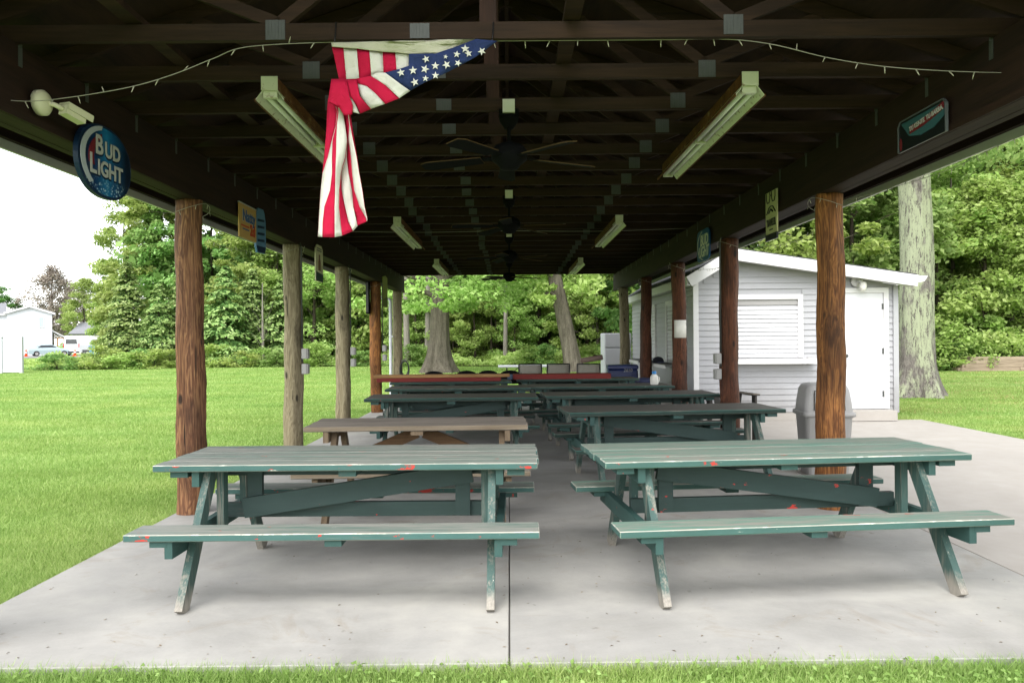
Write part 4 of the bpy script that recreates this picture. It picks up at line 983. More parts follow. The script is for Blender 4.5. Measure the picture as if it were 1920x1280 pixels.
panel(t, ell(0.325, 0.232, 48, 2.2), 'sign_navy', 0.03); panel(t, ell(0.30, 0.214, 48, 2.2), 'sign_blue', 0.006, (0, 0, 0.03), 'face')
arc = [(0.31 * math.cos(R(a)), 0.222 * math.sin(R(a))) for a in range(100, 236, 8)]; arc2 = [(0.02 + 0.28 * math.cos(R(a)), 0.2 * math.sin(R(a))) for a in range(228, 104, -8)]
panel(t, arc + arc2, 'sign_silver', 0.004, (0, 0, 0.036), 'crescent')
panel(t, [(0.03 + 0.25 * math.cos(R(a)), 0.18 * math.sin(R(a))) for a in range(112, 200, 8)] + [(0.06 + 0.22 * math.cos(R(a)), 0.17 * math.sin(R(a))) for a in range(196, 116, -8)], 'sign_red', 0.004, (0, 0, 0.036), 'crescent')
for dz, dm_ in ((0.0375, 'sign_navy'), (0.041, 'sign_white')):
    o_ = 0.006 if dm_ == 'sign_navy' else 0
    b_ = 0.009 if dm_ == 'sign_navy' else 0.004
    txt(t, 'B', 0.17, -0.10 + o_, 0.085 - o_, dz, dm_, bold=b_); txt(t, 'UD', 0.135, 0.065 + o_, 0.075 - o_, dz, dm_, bold=b_)
    txt(t, 'L', 0.17, -0.175 + o_, -0.045 - o_, dz, dm_, bold=b_); txt(t, 'IGHT', 0.135, 0.035 + o_, -0.055 - o_, dz, dm_, bold=b_)
t = sign('beer_sign', 'tan square sign with blue and red lettering, next to the first log post', -1, 7.72, 2.64)
panel(t, [(-0.25, -0.165), (0.25, -0.165), (0.25, 0.165), (-0.25, 0.165)], plain('sign_tan', 'b8955a', 0.5), 0.012)
panel(t, [(-0.255, 0.166), (0.255, 0.166), (0.255, 0.176), (-0.255, 0.176)], 'sign_silver', 0.016, name='top_rail')
nb_ = plain('sign_ink_blue', '2d4f86', 0.5); txt(t, 'Natty', 0.16, 0.02, 0.055, 0.0135, 'sign_white', bold=0.008); txt(t, 'Natty', 0.16, 0.02, 0.055, 0.0165, nb_, bold=0.003)
nr_ = plain('sign_ink_red', 'b03a24', 0.5); txt(t, '2d', 0.15, 0.13, -0.07, 0.0145, nr_, bold=0.006)
panel(t, [(-0.2, -0.05), (0.03, -0.05), (0.03, -0.035), (-0.2, -0.035)], nr_, 0.002, (0, 0, 0.012), 'bar'); panel(t, [(-0.16, -0.08), (0.03, -0.08), (0.03, -0.068), (-0.16, -0.068)], nb_, 0.002, (0, 0, 0.012), 'bar')
t = sign('beer_sign', 'narrow blue sign turned edge-on beside the tan square sign', -1, 8.1, 2.61, yaw=-6)
panel(t, [(-0.09, 0.2), (-0.06, 0.235), (0.06, 0.235), (0.09, 0.2), (0.12, 0.1), (0.12, -0.17), (0.09, -0.23), (-0.09, -0.23), (-0.12, -0.17), (-0.12, 0.1)], plain('sign_steel_blue', '53799a', 0.4), 0.02)
panel(t, [(-0.11, -0.16), (0.11, -0.16), (0.085, -0.222), (-0.085, -0.222)], 'sign_navy', 0.003, (0, 0, 0.02), 'base_band')
for k in range(4): panel(t, [(-0.08, 0.12 - k * 0.07), (0.08, 0.13 - k * 0.07), (0.08, 0.105 - k * 0.07), (-0.08, 0.095 - k * 0.07)], 'sign_navy', 0.003, (0, 0, 0.02), 'bar')
t = sign('beer_sign', 'cream sign with brown bottle picture and dark foot between grey posts', -1, 10.6, 2.52)
panel(t, [(-0.2, -0.25), (0.2, -0.25), (0.2, 0.2), (0.12, 0.25), (-0.12, 0.25), (-0.2, 0.2)], 'cream', 0.015); panel(t, [(-0.19, -0.245), (0.19, -0.245), (0.19, -0.14), (-0.19, -0.12)], 'sign_navy', 0.003, (0, 0, 0.015), 'base_band')
panel(t, [(-0.06, -0.1), (0.06, -0.1), (0.06, 0.02), (0.03, 0.06), (0.03, 0.12), (-0.03, 0.12), (-0.03, 0.06), (-0.06, 0.02)], plain('bottle_brown', '6a4630', 0.4), 0.004, (0, 0, 0.015), 'bottle_print')
for k in range(2): panel(t, [(-0.12, 0.165 + 0.03 * k), (0.12, 0.165 + 0.03 * k), (0.12, 0.178 + 0.03 * k), (-0.12, 0.178 + 0.03 * k)], 'sign_navy', 0.003, (0, 0, 0.015), 'bar')
t = sign('beer_sign', 'narrow yellow-green sign hanging between the last two lawn-side posts', -1, 16.2, 2.48, yaw=-4)
panel(t, [(-0.22, -0.32), (0.22, -0.32), (0.22, 0.3), (0.05, 0.34), (-0.22, 0.3)], plain('sign_olive', '8f9450', 0.5), 0.015); panel(t, [(-0.2, -0.3), (0.2, -0.3), (0.2, -0.1), (-0.2, -0.16)], plain('sign_olive_d', '56602e', 0.5), 0.003, (0, 0, 0.015), 'base_band')
t = sign('beer_sign', 'dark sign with red banner lettered TU GENTE TU BARRA above the patio', 1, 4.84, 2.765)
panel(t, [(-0.275, -0.1), (0.275, -0.1), (0.275, 0.07), (0.25, 0.095), (-0.25, 0.095), (-0.275, 0.07)], plain('sign_black', '15191b', 0.35), 0.014)
panel(t, [(-0.24, 0.08), (0.26, 0.08), (0.26, 0.0), (0.15, -0.04), (0.0, -0.05), (-0.14, -0.02)], plain('sign_teal', '35585e', 0.4), 0.003, (0, 0, 0.014), 'swoosh')
panel(t, [(-0.13, -0.01), (0.03, 0.0), (0.16, 0.02), (0.262, 0.04), (0.262, 0.085), (0.15, 0.062), (0.03, 0.045), (-0.13, 0.04)], 'sign_red', 0.003, (0, 0, 0.017), 'banner')
txt(t, 'TU GENTE. TU BARRA.', 0.042, 0.065, 0.034, 0.0215, 'sign_white', sx=0.92, rot=5, bold=0.001)
mb = MB()
for a, b in (((-0.278, -0.1), (-0.278, 0.07)), ((-0.278, 0.07), (-0.25, 0.098)), ((-0.25, 0.098), (0.25, 0.098)), ((0.25, 0.098), (0.278, 0.07)), ((0.278, 0.07), (0.278, -0.1))): mb.bar((*a, 0.012), (*b, 0.012), 0.018, 0.007, (0, 0, 1))
build('border', mb, plain('border_grey', '585c5e', 0.4), t)
panel(t, ell(0.015, 0.04, 14, cx_=-0.25, cy_=-0.05), 'sign_red', 0.003, (0, 0, 0.014), 'flame')
t = sign('beer_sign', 'tall pale green sign lettered TRAVELER with eyeglasses mark', 1, 7.62, 2.69)
panel(t, [(-0.16, -0.21), (0.16, -0.21), (0.16, 0.205), (-0.16, 0.205)], plain('sign_pale', 'b3b184', 0.5), 0.014)
panel(t, [(-0.165, -0.275), (0.165, -0.275), (0.165, -0.212), (-0.165, -0.212)], 'sign_black', 0.018, name='base_band')
mb = MB()
for u in (-0.075, 0.075): mb.tube([(u - 0.05, 0.2, 0.016), (u - 0.05, 0.14, 0.016), (u - 0.025, 0.10, 0.016), (u + 0.025, 0.10, 0.016), (u + 0.05, 0.14, 0.016), (u + 0.05, 0.2, 0.016)], 0.006, 5)
mb.tube([(-0.03, 0.165, 0.016), (0.03, 0.165, 0.016)], 0.006, 5); build('eyeglasses_mark', mb, MT['sign_black'], t)
mb = MB(); mb.tube([(-0.12, -0.01, 0.016), (-0.05, 0.05, 0.016), (0.0, 0.06, 0.016), (0.06, 0.05, 0.016), (0.13, -0.01, 0.016)], 0.007, 5); mb.tube([(-0.06, -0.005, 0.016), (0, 0.03, 0.016), (0.06, 0.0, 0.016)], 0.01, 5); build('hat_mark', mb, MT['sign_black'], t)
txt(t, 'TRAVELER', 0.1, 0.0, -0.105, 0.0155, 'sign_black', sx=0.56, bold=0.004)
panel(t, [(-0.05, -0.178), (0.05, -0.178), (0.05, -0.165), (-0.05, -0.165)], 'sign_black', 0.003, (0, 0, 0.014), 'bar')
t = sign('beer_sign', 'square blue sign lettered BUD LIGHT with white arc, above the shed window', 1, 10.3, 2.69)
panel(t, ell(0.33, 0.21, 40, 6), plain('sign_mid_blue', '1d4f7d', 0.4), 0.014)
mb = MB(); mb.tube([(0.1 + 0.38 * math.cos(R(a)) , 0.2 * math.sin(R(a)), 0.016) for a in range(110, 256, 8)], 0.008, 5); build('arc_mark', mb, MT['sign_white'], t)
txt(t, 'BUD', 0.2, 0.06, 0.06, 0.0155, 'paper', shear=0.15, bold=0.006); txt(t, 'LIGHT', 0.19, 0.03, -0.09, 0.0155, 'paper', shear=0.15, bold=0.006)
# cooler lettering and the notice on a post
q_ = txt(cl, '2610', 0.09, 0.1, -0.2535, 0.8, 'sign_white', shear=0.2); q_.rotation_euler = (R(90), 0, 0)
mb = MB(); yy = right_y[3]
vs = [(PX + 0.137 * math.sin(a), yy - 0.137 * math.cos(a), z) for z in (1.46, 1.74) for a in [(-0.78 + 0.26 * k) for k in range(7)]]
mb.add(vs, [(k, k + 1, k + 8, k + 7) for k in range(6)], 0, True); nt_ = build('notice', mb, MT['paper']); tag(nt_, 'white paper notice wrapped on a dark red log post', 'notice')
nt_.modifiers.new('thick', 'SOLIDIFY').thickness = 0.002

# ------------------------------------------------------------------ fittings on posts and beams
sc = empty('security_camera', (-2.6, 4.3, 2.79), 0, 'white security camera on the beam above the blue oval sign', 'camera')
mb = MB(); mb.lathe([(0.07, 0), (0.07, 0.035), (0.055, 0.05), (0.02, 0.06)], n=20); o = build('mount', mb, MT['cream'], sc); o.rotation_euler = (0, R(90), 0); o.location = (-0.01, 0, 0)
mb = MB(); mb.tube([(0.03, 0, 0), (0.07, 0.02, -0.005), (0.1, 0.055, -0.02)], 0.014, 8); build('arm', mb, MT['cream'], sc)
rot = Vector((0.3, 0.9, -0.2)).to_track_quat('X', 'Z').to_matrix()
mb = MB(); mb.box((0.065, 0, 0), (0.13, 0.06, 0.055)); o = build('body', mb, MT['cream'], sc); o.location = (0.1, 0.05, -0.02); o.rotation_euler = rot.to_euler()
mb = MB(); mb.box((0.085, 0, 0.036), (0.17, 0.07, 0.01)); mb.box((0.085, 0.036, 0.018), (0.17, 0.005, 0.036)); mb.box((0.085, -0.036, 0.018), (0.17, 0.005, 0.036)); o = build('hood', mb, MT['cream'], sc); o.location = (0.1, 0.05, -0.02); o.rotation_euler = rot.to_euler()
mb = MB(); mb.box((0.134, 0, 0), (0.008, 0.05, 0.045)); o = build('lens', mb, MT['black_metal'], sc); o.location = (0.1, 0.05, -0.02); o.rotation_euler = rot.to_euler()
def outlet(x, y, zb, label, boxes=(0.0, -0.19), sx=1, hx=0.0):
    t = empty('outlet_box', (x, y, zb), 0, label, 'outlet box', 'outlet boxes on the log posts')
    mb = MB(); mb.tube([(0, 0, 0.08), (0, 0, 2.62 - zb), (-0.02 * sx, 0, 2.68 - zb)], 0.011, 6); build('conduit', mb, MT['galv'], t)
    for b_ in boxes:
        o = link('box', plank_mesh(0.07, 0.09, 0.13, [MT['grey_plastic']], 0.008), t); o.location = (0.035 * sx + hx, 0, b_)
        o2 = link('cover', plank_mesh(0.012, 0.085, 0.12, [MT['grey_plastic']], 0.004), o); o2.location = (sx * 0.042, 0, 0)
    mb = MB(); mb.tube([(0, 0, 0.0), (0, 0, -0.1)], 0.011, 6); build('nipple', mb, MT['galv'], t)
outlet(-PX + 0.135, 9.62, 1.30, 'grey outlet boxes with conduit on the nearest grey log post')
outlet(-PX + 0.135, 12.57, 1.29, 'grey outlet boxes with conduit on the middle grey log post')
outlet(-PX + 0.135, 15.72, 1.3, 'grey outlet boxes with conduit on the orange log post')
outlet(PX - 0.135, 9.42, 1.20, 'grey outlet boxes with conduit on the dark post before the shed window', sx=-1)
sp = empty('speaker', (-PX - 0.135, 15.62, 2.0), 0, 'black slim speaker strapped to the lawn side of the orange post', 'speaker')
link('body', plank_mesh(0.06, 0.16, 0.66, [MT['fan_black']], 0.01), sp, loc=(0.0, 0, 0.33)); mb = MB(); mb.box((0.0, -0.082, 0.33), (0.045, 0.006, 0.6)); build('grille', mb, MT['black_metal'], sp)
ds = empty('downspout', (-2.86, 18.58, GZ), 0, 'white downspout running down beside the last grey post', 'downspout')
for nm, pts in (('elbow', [(-0.42, -0.1, 2.78), (-0.42, -0.1, 2.66), (-0.36, -0.06, 2.58)]), ('upper_pipe', [(-0.36, -0.06, 2.58), (-0.06, 0.0, 2.5)]), ('pipe', [(-0.04, 0, 2.52), (0, 0, 2.45), (0, 0, 0.14), (-0.05, 0, 0.06)])):
    mb = MB(); mb.tube(spline(pts, 4) if nm == 'elbow' else pts, 0.04, 8); build(nm, mb, MT['white_vinyl'], ds)
for z in (0.6, 1.6): mb = MB(); mb.box((0.02, 0, z), (0.1, 0.086, 0.03)); build('strap', mb, MT['white_vinyl'], ds)
hs_ = empty('garden_hose', (-PX + 0.13, 18.7, 0.98), 0, 'black garden hose looped on the last grey post', 'hose')
for k in range(4):
    pts = [(0.0 + 0.09 * math.sin(a) * (1 + 0.08 * k) + 0.05, -0.02 * k, -0.02 - (0.34 + 0.03 * k) * (0.5 - 0.5 * math.cos(a))) for a in [2 * math.pi * q / 20 for q in range(21)]]
    mb = MB(); mb.tube(pts, 0.014, 6); build('loop', mb, MT['black_metal'], hs_)
mb = MB(); mb.bar((-0.03, -0.03, 0.0), (0.08, -0.03, 0.0), 0.05, 0.02, (0, 1, 0)); build('hanger', mb, MT['galv'], hs_)

# ------------------------------------------------------------------ far left: fence, house, cars
vf = empty('vinyl_fence', (-28.0, 39.5, GZ), R(2), 'white vinyl privacy fence at the edge of the lawn', 'fence')
for k in range(3):
    x0 = 2.98 - (k + 1) * 1.02
    for q in range(6): link('board', plank_mesh(0.155, 0.035, 1.55, [MT['white_vinyl']], 0.006), vf, loc=(x0 + 0.1 + q * 0.158, 0, 0.9))
    for z in (0.12, 1.70): link('rail', plank_mesh(1.0, 0.06, 0.14, [MT['white_vinyl']], 0.008), vf, loc=(x0 + 0.5, 0, z))
for k in range(4):
    x = 2.98 - k * 1.02
    p_ = link('post', plank_mesh(0.15, 0.15, 1.86, [MT['white_vinyl']], 0.008), vf, loc=(x, 0, 0.93))
    mb = MB(); mb.add([(-0.1, -0.1, 0.93), (0.1, -0.1, 0.93), (0.1, 0.1, 0.93), (-0.1, 0.1, 0.93), (0, 0, 1.0)], [(3, 2, 1, 0), (0, 1, 4), (1, 2, 4), (2, 3, 4), (3, 0, 4)]); build('cap', mb, MT['white_vinyl'], p_)
plain('house_white', 'd3d5da', 0.6, var=0.03); plain('shingle_grey', '77787c', 0.9, var=0.15, scale=2); plain('glass_dark', '23282c', 0.1, 0.6); plain('glass_pale', 'a9c2bd', 0.15, 0.6)
hz = empty('house', (-63.2, 97, GZ), R(33), 'white two-storey house with gable behind the vinyl fence', 'house')
def gable(x0, x1, y0, y1, h, ph, nm, ridge_y=True, m='house_white'):
    mb = MB()
    if ridge_y:
        xm = (x0 + x1) / 2
        p = [(x0, 0), (x1, 0), (x1, h), (xm, ph), (x0, h)]
        n = 5; vs = [(x, y0, z) for x, z in p] + [(x, y1, z) for x, z in p]
        mb.add(vs, [tuple(range(n)), tuple(reversed(range(n, 2 * n)))] + [(i, i + n, (i + 1) % n + n, (i + 1) % n) for i in range(n)])
        build('wall', mb, MT[m], hz)
        for xa, xb in ((x0 - 0.35, xm), (x1 + 0.35, xm)):
            za = h - (ph - h) * 0.35 / (xm - x0); mb = MB(); mb.bar((xa, y0 - 0.35 + (y1 - y0 + 0.7) / 2, za + 0.1), (xb, y0 - 0.35 + (y1 - y0 + 0.7) / 2, ph + 0.1), y1 - y0 + 0.7, 0.14, (0, 1, 0)); r_ = build('roof', mb, MT['shingle_grey'], hz)
            mb = MB(); mb.bar((xa, y0 - 0.37, za + 0.06), (xb, y0 - 0.37, ph + 0.06), 0.04, 0.24, (0, 1, 0)); build('rake_board', mb, MT['white_trim'], r_)
    else:
        ym = (y0 + y1) / 2; p = [(y0, 0), (y1, 0), (y1, h), (ym, ph), (y0, h)]; n = 5
        vs = [(x0, y, z) for y, z in p] + [(x1, y, z) for y, z in p]
        mb.add(vs, [tuple(reversed(range(n))), tuple(range(n, 2 * n))] + [(i, (i + 1) % n, (i + 1) % n + n, i + n) for i in range(n)]); build('wall', mb, MT[m], hz)
        for ya, yb in ((y0 - 0.4, ym), (y1 + 0.4, ym)):
            za = h - (ph - h) * 0.4 / (ym - y0); mb = MB(); mb.bar(((x0 + x1) / 2, ya, za + 0.1), ((x0 + x1) / 2, yb, ph + 0.1), x1 - x0, 0.14, (1, 0, 0)); r_ = build('roof', mb, MT['shingle_grey'], hz)
        mb = MB(); mb.box(((x0 + x1) / 2, y0 - 0.42, h - 0.12), (x1 - x0, 0.06, 0.26)); build('fascia', mb, MT['white_trim'], hz)
gable(0.1, 4.9, -2, 6, 5.35, 6.15, 'gable'); gable(-9, 0.09, -1.2, 6.5, 5.3, 6.6, 'main', ridge_y=False)
for x, z in ((3.75, 4.2),):
    mb = MB(); mb.box((x, -2.03, z), (0.42, 0.05, 1.15)); w_ = build('window', mb, MT['glass_pale'], hz)
    mb = MB(); [mb.box((x + dx, -2.06, z + dz), sz) for dx, dz, sz in ((-0.26, 0, (0.1, 0.06, 1.35)), (0.26, 0, (0.1, 0.06, 1.35)), (0, 0.63, (0.42, 0.06, 0.1)), (0, -0.63, (0.42, 0.06, 0.1)))]; build('frame', mb, MT['white_trim'], w_)
mb = MB(); mb.bar((4.9, 0.5, 3.2), (6.4, 0.5, 2.3), 4.5, 0.12, (0, 1, 0)); build('porch_roof', mb, MT['white_trim'], hz)
for x in (5.5, 6.2):
    mb = MB(); mb.box((x, -1.5, 1.15), (0.14, 0.14, 2.3)); build('porch_post', mb, MT['plank_tan'], hz)
mb = MB(); mb.box((5.85, -1.5, 2.25), (0.9, 0.14, 0.14)); build('porch_beam', mb, MT['plank_tan'], hz)
h2 = empty('bungalow', (-58, 116, GZ), 0, 'low grey-roofed bungalow behind the white van', 'house')
mb = MB(); mb.box((0, 0, 1.5), (12, 6, 3.0)); build('wall', mb, plain('house_cream', 'c9c8b8', 0.7), h2)
for ya, yb in ((-3.4, 0), (3.4, 0)): mb = MB(); mb.bar((0, ya, 2.9), (0, yb, 4.6), 12.6, 0.16, (1, 0, 0)); build('roof', mb, MT['shingle_grey'], h2)
for x in (-3, 1, 4): mb = MB(); mb.box((x, -3.03, 1.7), (1.2, 0.06, 1.1)); build('window', mb, MT['glass_dark'], h2)
plain('car_silver', '9fb0b4', 0.3, 0.6, 0.2); plain('car_white', 'd9dadc', 0.3, 0.5); plain('tyre', '1a1a1b', 0.9); plain('tail_red', 'a81c18', 0.3, 0.5); plain('cone_orange', 'e0551c', 0.6)
def loft_sections(secs, m, name, par):
    """closed cross-sections (lists of points) joined end to end"""
    mb = MB(); n = len(secs[0]); vs = [p for s_ in secs for p in s_]; fs = []
    for i in range(len(secs) - 1):
        for k in range(n): a = i * n + k; b = i * n + (k + 1) % n; fs.append((a, b, b + n, a + n))
    mb.add(vs, fs, 0, False); mb.add(secs[0], [tuple(reversed(range(n)))]); mb.add(secs[-1], [tuple(range(n))])
    return build(name, mb, m, par)
def wheel(par, x, y, r=0.32):
    mb = MB(); mb.lathe([(r * 0.6, -0.1), (r, -0.09), (r, 0.09), (r * 0.6, 0.1)], n=18); o = build('wheel', mb, MT['tyre'], par); o.location = (x, y, r); o.rotation_euler = (R(90), 0, 0)
    mb = MB(); mb.lathe([(r * 0.58, -0.105), (r * 0.6, -0.11), (r * 0.6, 0.11), (r * 0.58, 0.105)], n=14); build('rim', mb, MT['grey_plastic'], o)
sd_ = empty('sedan', (-57.2, 96.0, GZ), R(38), 'pale silver sedan parked beside the white house', 'car')
def sec(x, zt, hw, zb=0.25, tw=0.92): return [(x, -hw, zb), (x, hw, zb), (x, hw, zt * 0.75), (x, hw * tw, zt), (x, -hw * tw, zt), (x, -hw, zt * 0.75)]
loft_sections([sec(-2.4, 0.86, 0.84, 0.35), sec(-2.3, 0.98, 0.89, 0.25), sec(-1.2, 1.0, 0.9), sec(1.0, 0.98, 0.9), sec(2.1, 0.86, 0.88), sec(2.4, 0.7, 0.8, 0.35)], MT['car_silver'], 'body', sd_)
def cab(x, zt, hw, hwt): return [(x, -hw, 0.97), (x, hw, 0.97), (x, hwt, zt), (x, -hwt, zt)]
loft_sections([cab(-1.75, 0.99, 0.8, 0.78), cab(-1.05, 1.4, 0.8, 0.62), cab(0.2, 1.43, 0.82, 0.64), cab(1.05, 0.99, 0.8, 0.78)], MT['car_silver'], 'cabin', sd_)
mb = MB()
for sy in (-1, 1): mb.add([(-1.35, sy * 0.80, 1.05), (0.75, sy * 0.80, 1.05), (0.2, sy * 0.675, 1.36), (-0.95, sy * 0.665, 1.34)], [(0, 1, 2, 3)])
mb.add([(-1.66, -0.66, 1.05), (-1.66, 0.66, 1.05), (-1.14, 0.56, 1.37), (-1.14, -0.56, 1.37)], [(0, 1, 2, 3)]); build('window', mb, MT['glass_dark'], sd_)
for sy in (-1, 1):
    mb = MB(); mb.box((-2.37, sy * 0.62, 0.76), (0.08, 0.36, 0.14)); build('taillight', mb, MT['tail_red'], sd_)
    for x in (-1.45, 1.5): wheel(sd_, x, sy * 0.82)
mb = MB(); mb.box((-2.43, 0, 0.48), (0.12, 1.7, 0.16)); build('bumper', mb, MT['galv'], sd_)
vn = empty('van', (-54.9, 99.5, GZ), R(92), 'white high-roof van parked beside the silver sedan', 'van')
def vsec(x, zt, hw, hwt, zb=0.35): return [(x, -hw, zb), (x, hw, zb), (x, hw, 1.3), (x, hwt, zt - 0.15), (x, hwt - 0.15, zt), (x, -hwt + 0.15, zt), (x, -hwt, zt - 0.15), (x, -hw, 1.3)]
loft_sections([vsec(-2.9, 2.5, 0.98, 0.86), vsec(1.2, 2.52, 1.0, 0.88), vsec(2.0, 2.2, 1.0, 0.84), vsec(2.5, 1.3, 0.98, 0.9), vsec(2.95, 1.0, 0.92, 0.86)], MT['car_white'], 'body', vn)
mb = MB(); mb.add([(-2.915, -0.72, 1.45), (-2.915, 0.72, 1.45), (-2.915, 0.66, 2.05), (-2.915, -0.66, 2.05)], [(0, 1, 2, 3)]); build('rear_window', mb, MT['glass_dark'], vn)
mb = MB(); mb.box((-2.95, 0, 0.45), (0.14, 1.9, 0.22)); build('bumper', mb, MT['black_metal'], vn)
for sy in (-1, 1):
    mb = MB(); mb.box((-2.9, sy * 0.92, 1.25), (0.08, 0.12, 0.5)); build('taillight', mb, MT['tail_red'], vn)
    for x in (-1.8, 1.9): wheel(vn, x, sy * 0.9, 0.36)
mb = MB(); mb.add([(-2.2, -1.01, 0.4), (2.2, -1.01, 0.4), (2.2, -1.01, 0.7), (-2.2, -1.01, 0.7)], [(0, 1, 2, 3)]); build('side_skirt', mb, MT['black_metal'], vn)
for (x, y), lb in (((-57.9, 92.5), 'orange traffic cone in front of the sedan'), ((-52.6, 93.5), 'orange traffic cone behind the white van')):
    cn = empty('traffic_cone', (x, y, GZ), 0, lb, 'traffic cone', 'traffic cones on the driveway')
    mb = MB(); mb.box((0, 0, 0.03), (0.5, 0.5, 0.05)); build('base', mb, MT['cone_orange'], cn)
    mb = MB(); mb.lathe([(0.19, 0.05), (0.05, 0.85), (0.03, 0.87)], n=14); build('cone', mb, MT['cone_orange'], cn)
    mb = MB(); mb.lathe([(0.142, 0.35), (0.107, 0.55)], n=14); o = build('band', mb, MT['white_trim'], cn)
bn = empty('bin', (-51.2, 95, GZ), R(10), 'blue wheeled bin beside the white van', 'bin')
loft([rrect(0.3, 0.33, 0.06, 0.02), rrect(0.38, 0.42, 0.06, 1.1)], plain('bin_blue', '3f7fb6', 0.5), 'body', bn); link('lid', plank_mesh(0.82, 0.9, 0.08, [MT['bin_blue']], 0.02), bn, loc=(0, 0, 1.15))

# timber retaining edge on the right
tb = empty('timber_retaining_wall', (21.6, 32.4, GZ), R(-2), 'low wall of stacked grey timbers at the wood edge', 'retaining wall')
for k in range(4):
    for q in range(3): link('timber', plank_mesh(2.42, 0.17, 0.15, [MT['timber']], 0.012), tb, loc=(-1.35 + 0.18 * k + 2.44 * q, 0.02 * k, 0.075 + 0.152 * k))
    build('end_timber', MB().bar((-2.56 + 0.18 * k + 0.0, 0.0, 0.075 + 0.152 * k), (-2.3 + 0.12 * k, 2.2, 0.075 + 0.152 * k), 0.17, 0.15, (1, 0, 0)), MT['timber'], tb)
tb2 = empty('timber_retaining_wall', (14.7, 32.0, GZ), R(1), 'low timber edging behind the pale lichen-covered trunk', 'retaining wall')
for k in range(3):
    for q in range(2): link('timber', plank_mesh(1.9, 0.16, 0.14, [MT['timber']], 0.012), tb2, loc=(q * 1.92, 0.01 * k, 0.07 + 0.142 * k))

# ------------------------------------------------------------------ vegetation
def quads(C, N, S, asp=0.62, rg=RNG):
    """one rhombic leaf per centre C, facing N, of length S"""
    n = len(C); N = N / (np.linalg.norm(N, axis=1, keepdims=True) + 1e-9)
    T = rg.normal(size=(n, 3)); T -= N * (T * N).sum(1, keepdims=True); T /= (np.linalg.norm(T, axis=1, keepdims=True) + 1e-9); B = np.cross(N, T)
    S = S[:, None]; dro = N * S * 0.12
    V = np.stack([C - T * S * 0.5 - dro, C + B * S * asp * 0.5, C + T * S * 0.5 - dro, C - B * S * asp * 0.5], 1).reshape(-1, 3)
    return V, np.arange(4 * n).reshape(n, 4)
def rand_ball(n, rg):
    d = rg.normal(size=(n, 3)); d /= np.linalg.norm(d, axis=1, keepdims=True); return d * rg.random((n, 1)) ** (1 / 2.4)
def crown_mesh(name, m, seed, H, z0, Rad, clumps, per, size, clump_r=1.0, flat=0.5, top=0.75):
    rg = np.random.default_rng(seed); cs = []
    while len(cs) < clumps:
        t = rg.random(); z = z0 + (H - z0) * t
        prof = math.sin(math.pi * min(1, max(0.03, (t * 0.86 + 0.14)) ** top)) ** 0.6
        a = rg.random() * 2 * math.pi; r = Rad * prof * (0.35 + 0.65 * rg.random() ** 0.5) * (0.82 + 0.3 * math.sin(3 * a + seed))
        cs.append((r * math.cos(a), r * math.sin(a), z))
    cs = np.array(cs); rad = clump_r * rg.uniform(0.55, 1.25, clumps)
    C = np.repeat(cs, per, 0) + rand_ball(clumps * per, rg) * np.repeat(rad, per)[:, None] * np.array([1, 1, flat])
    out = C - np.array([0, 0, (H + z0) / 2 - 1.5]); out /= np.linalg.norm(out, axis=1, keepdims=True)
    N = rg.normal(size=C.shape) * 0.55 + np.array([0, 0, 0.75]) + out * 0.45
    V, F = quads(C, N, size * rg.uniform(0.6, 1.35, len(C)), rg=rg)
    return np_mesh(name, V, F, m), cs
def trunk_mesh(name, m, seed, h, r0, r1, targets=(), lean=(0, 0), flare=1.5, n=10, limb=0.35):
    rg = np.random.default_rng(seed); mb = MB(); pts, rr = [], []; K = 14
    for i in range(K + 1):
        t = i / K; pts.append((lean[0] * t * h + 0.04 * h * 0.15 * math.sin(3.1 * t + seed), lean[1] * t * h + 0.03 * h * 0.15 * math.sin(4.3 * t + 2 * seed), h * t - 0.05))
        rr.append((r0 + (r1 - r0) * t) * (1 + (flare - 1) * math.exp(-t * h / (r0 * 2.2))))
    mb.tube(pts, rr, n)
    for c in targets:
        zi = max(0.25 * h, min(h * 0.95, c[2] - rg.uniform(0.4, 1.6))); t = zi / h; i = min(K, int(t * K)); a = Vector(pts[i]); b = Vector(c); rl = rr[i] * limb
        mid = a.lerp(b, 0.5) + Vector((rg.normal() * 0.2, rg.normal() * 0.2, 0.25)); mb.tube([a, mid, b], [rl, rl * 0.65, rl * 0.2], 5, cap=False)
    return mb.mesh(name, m)
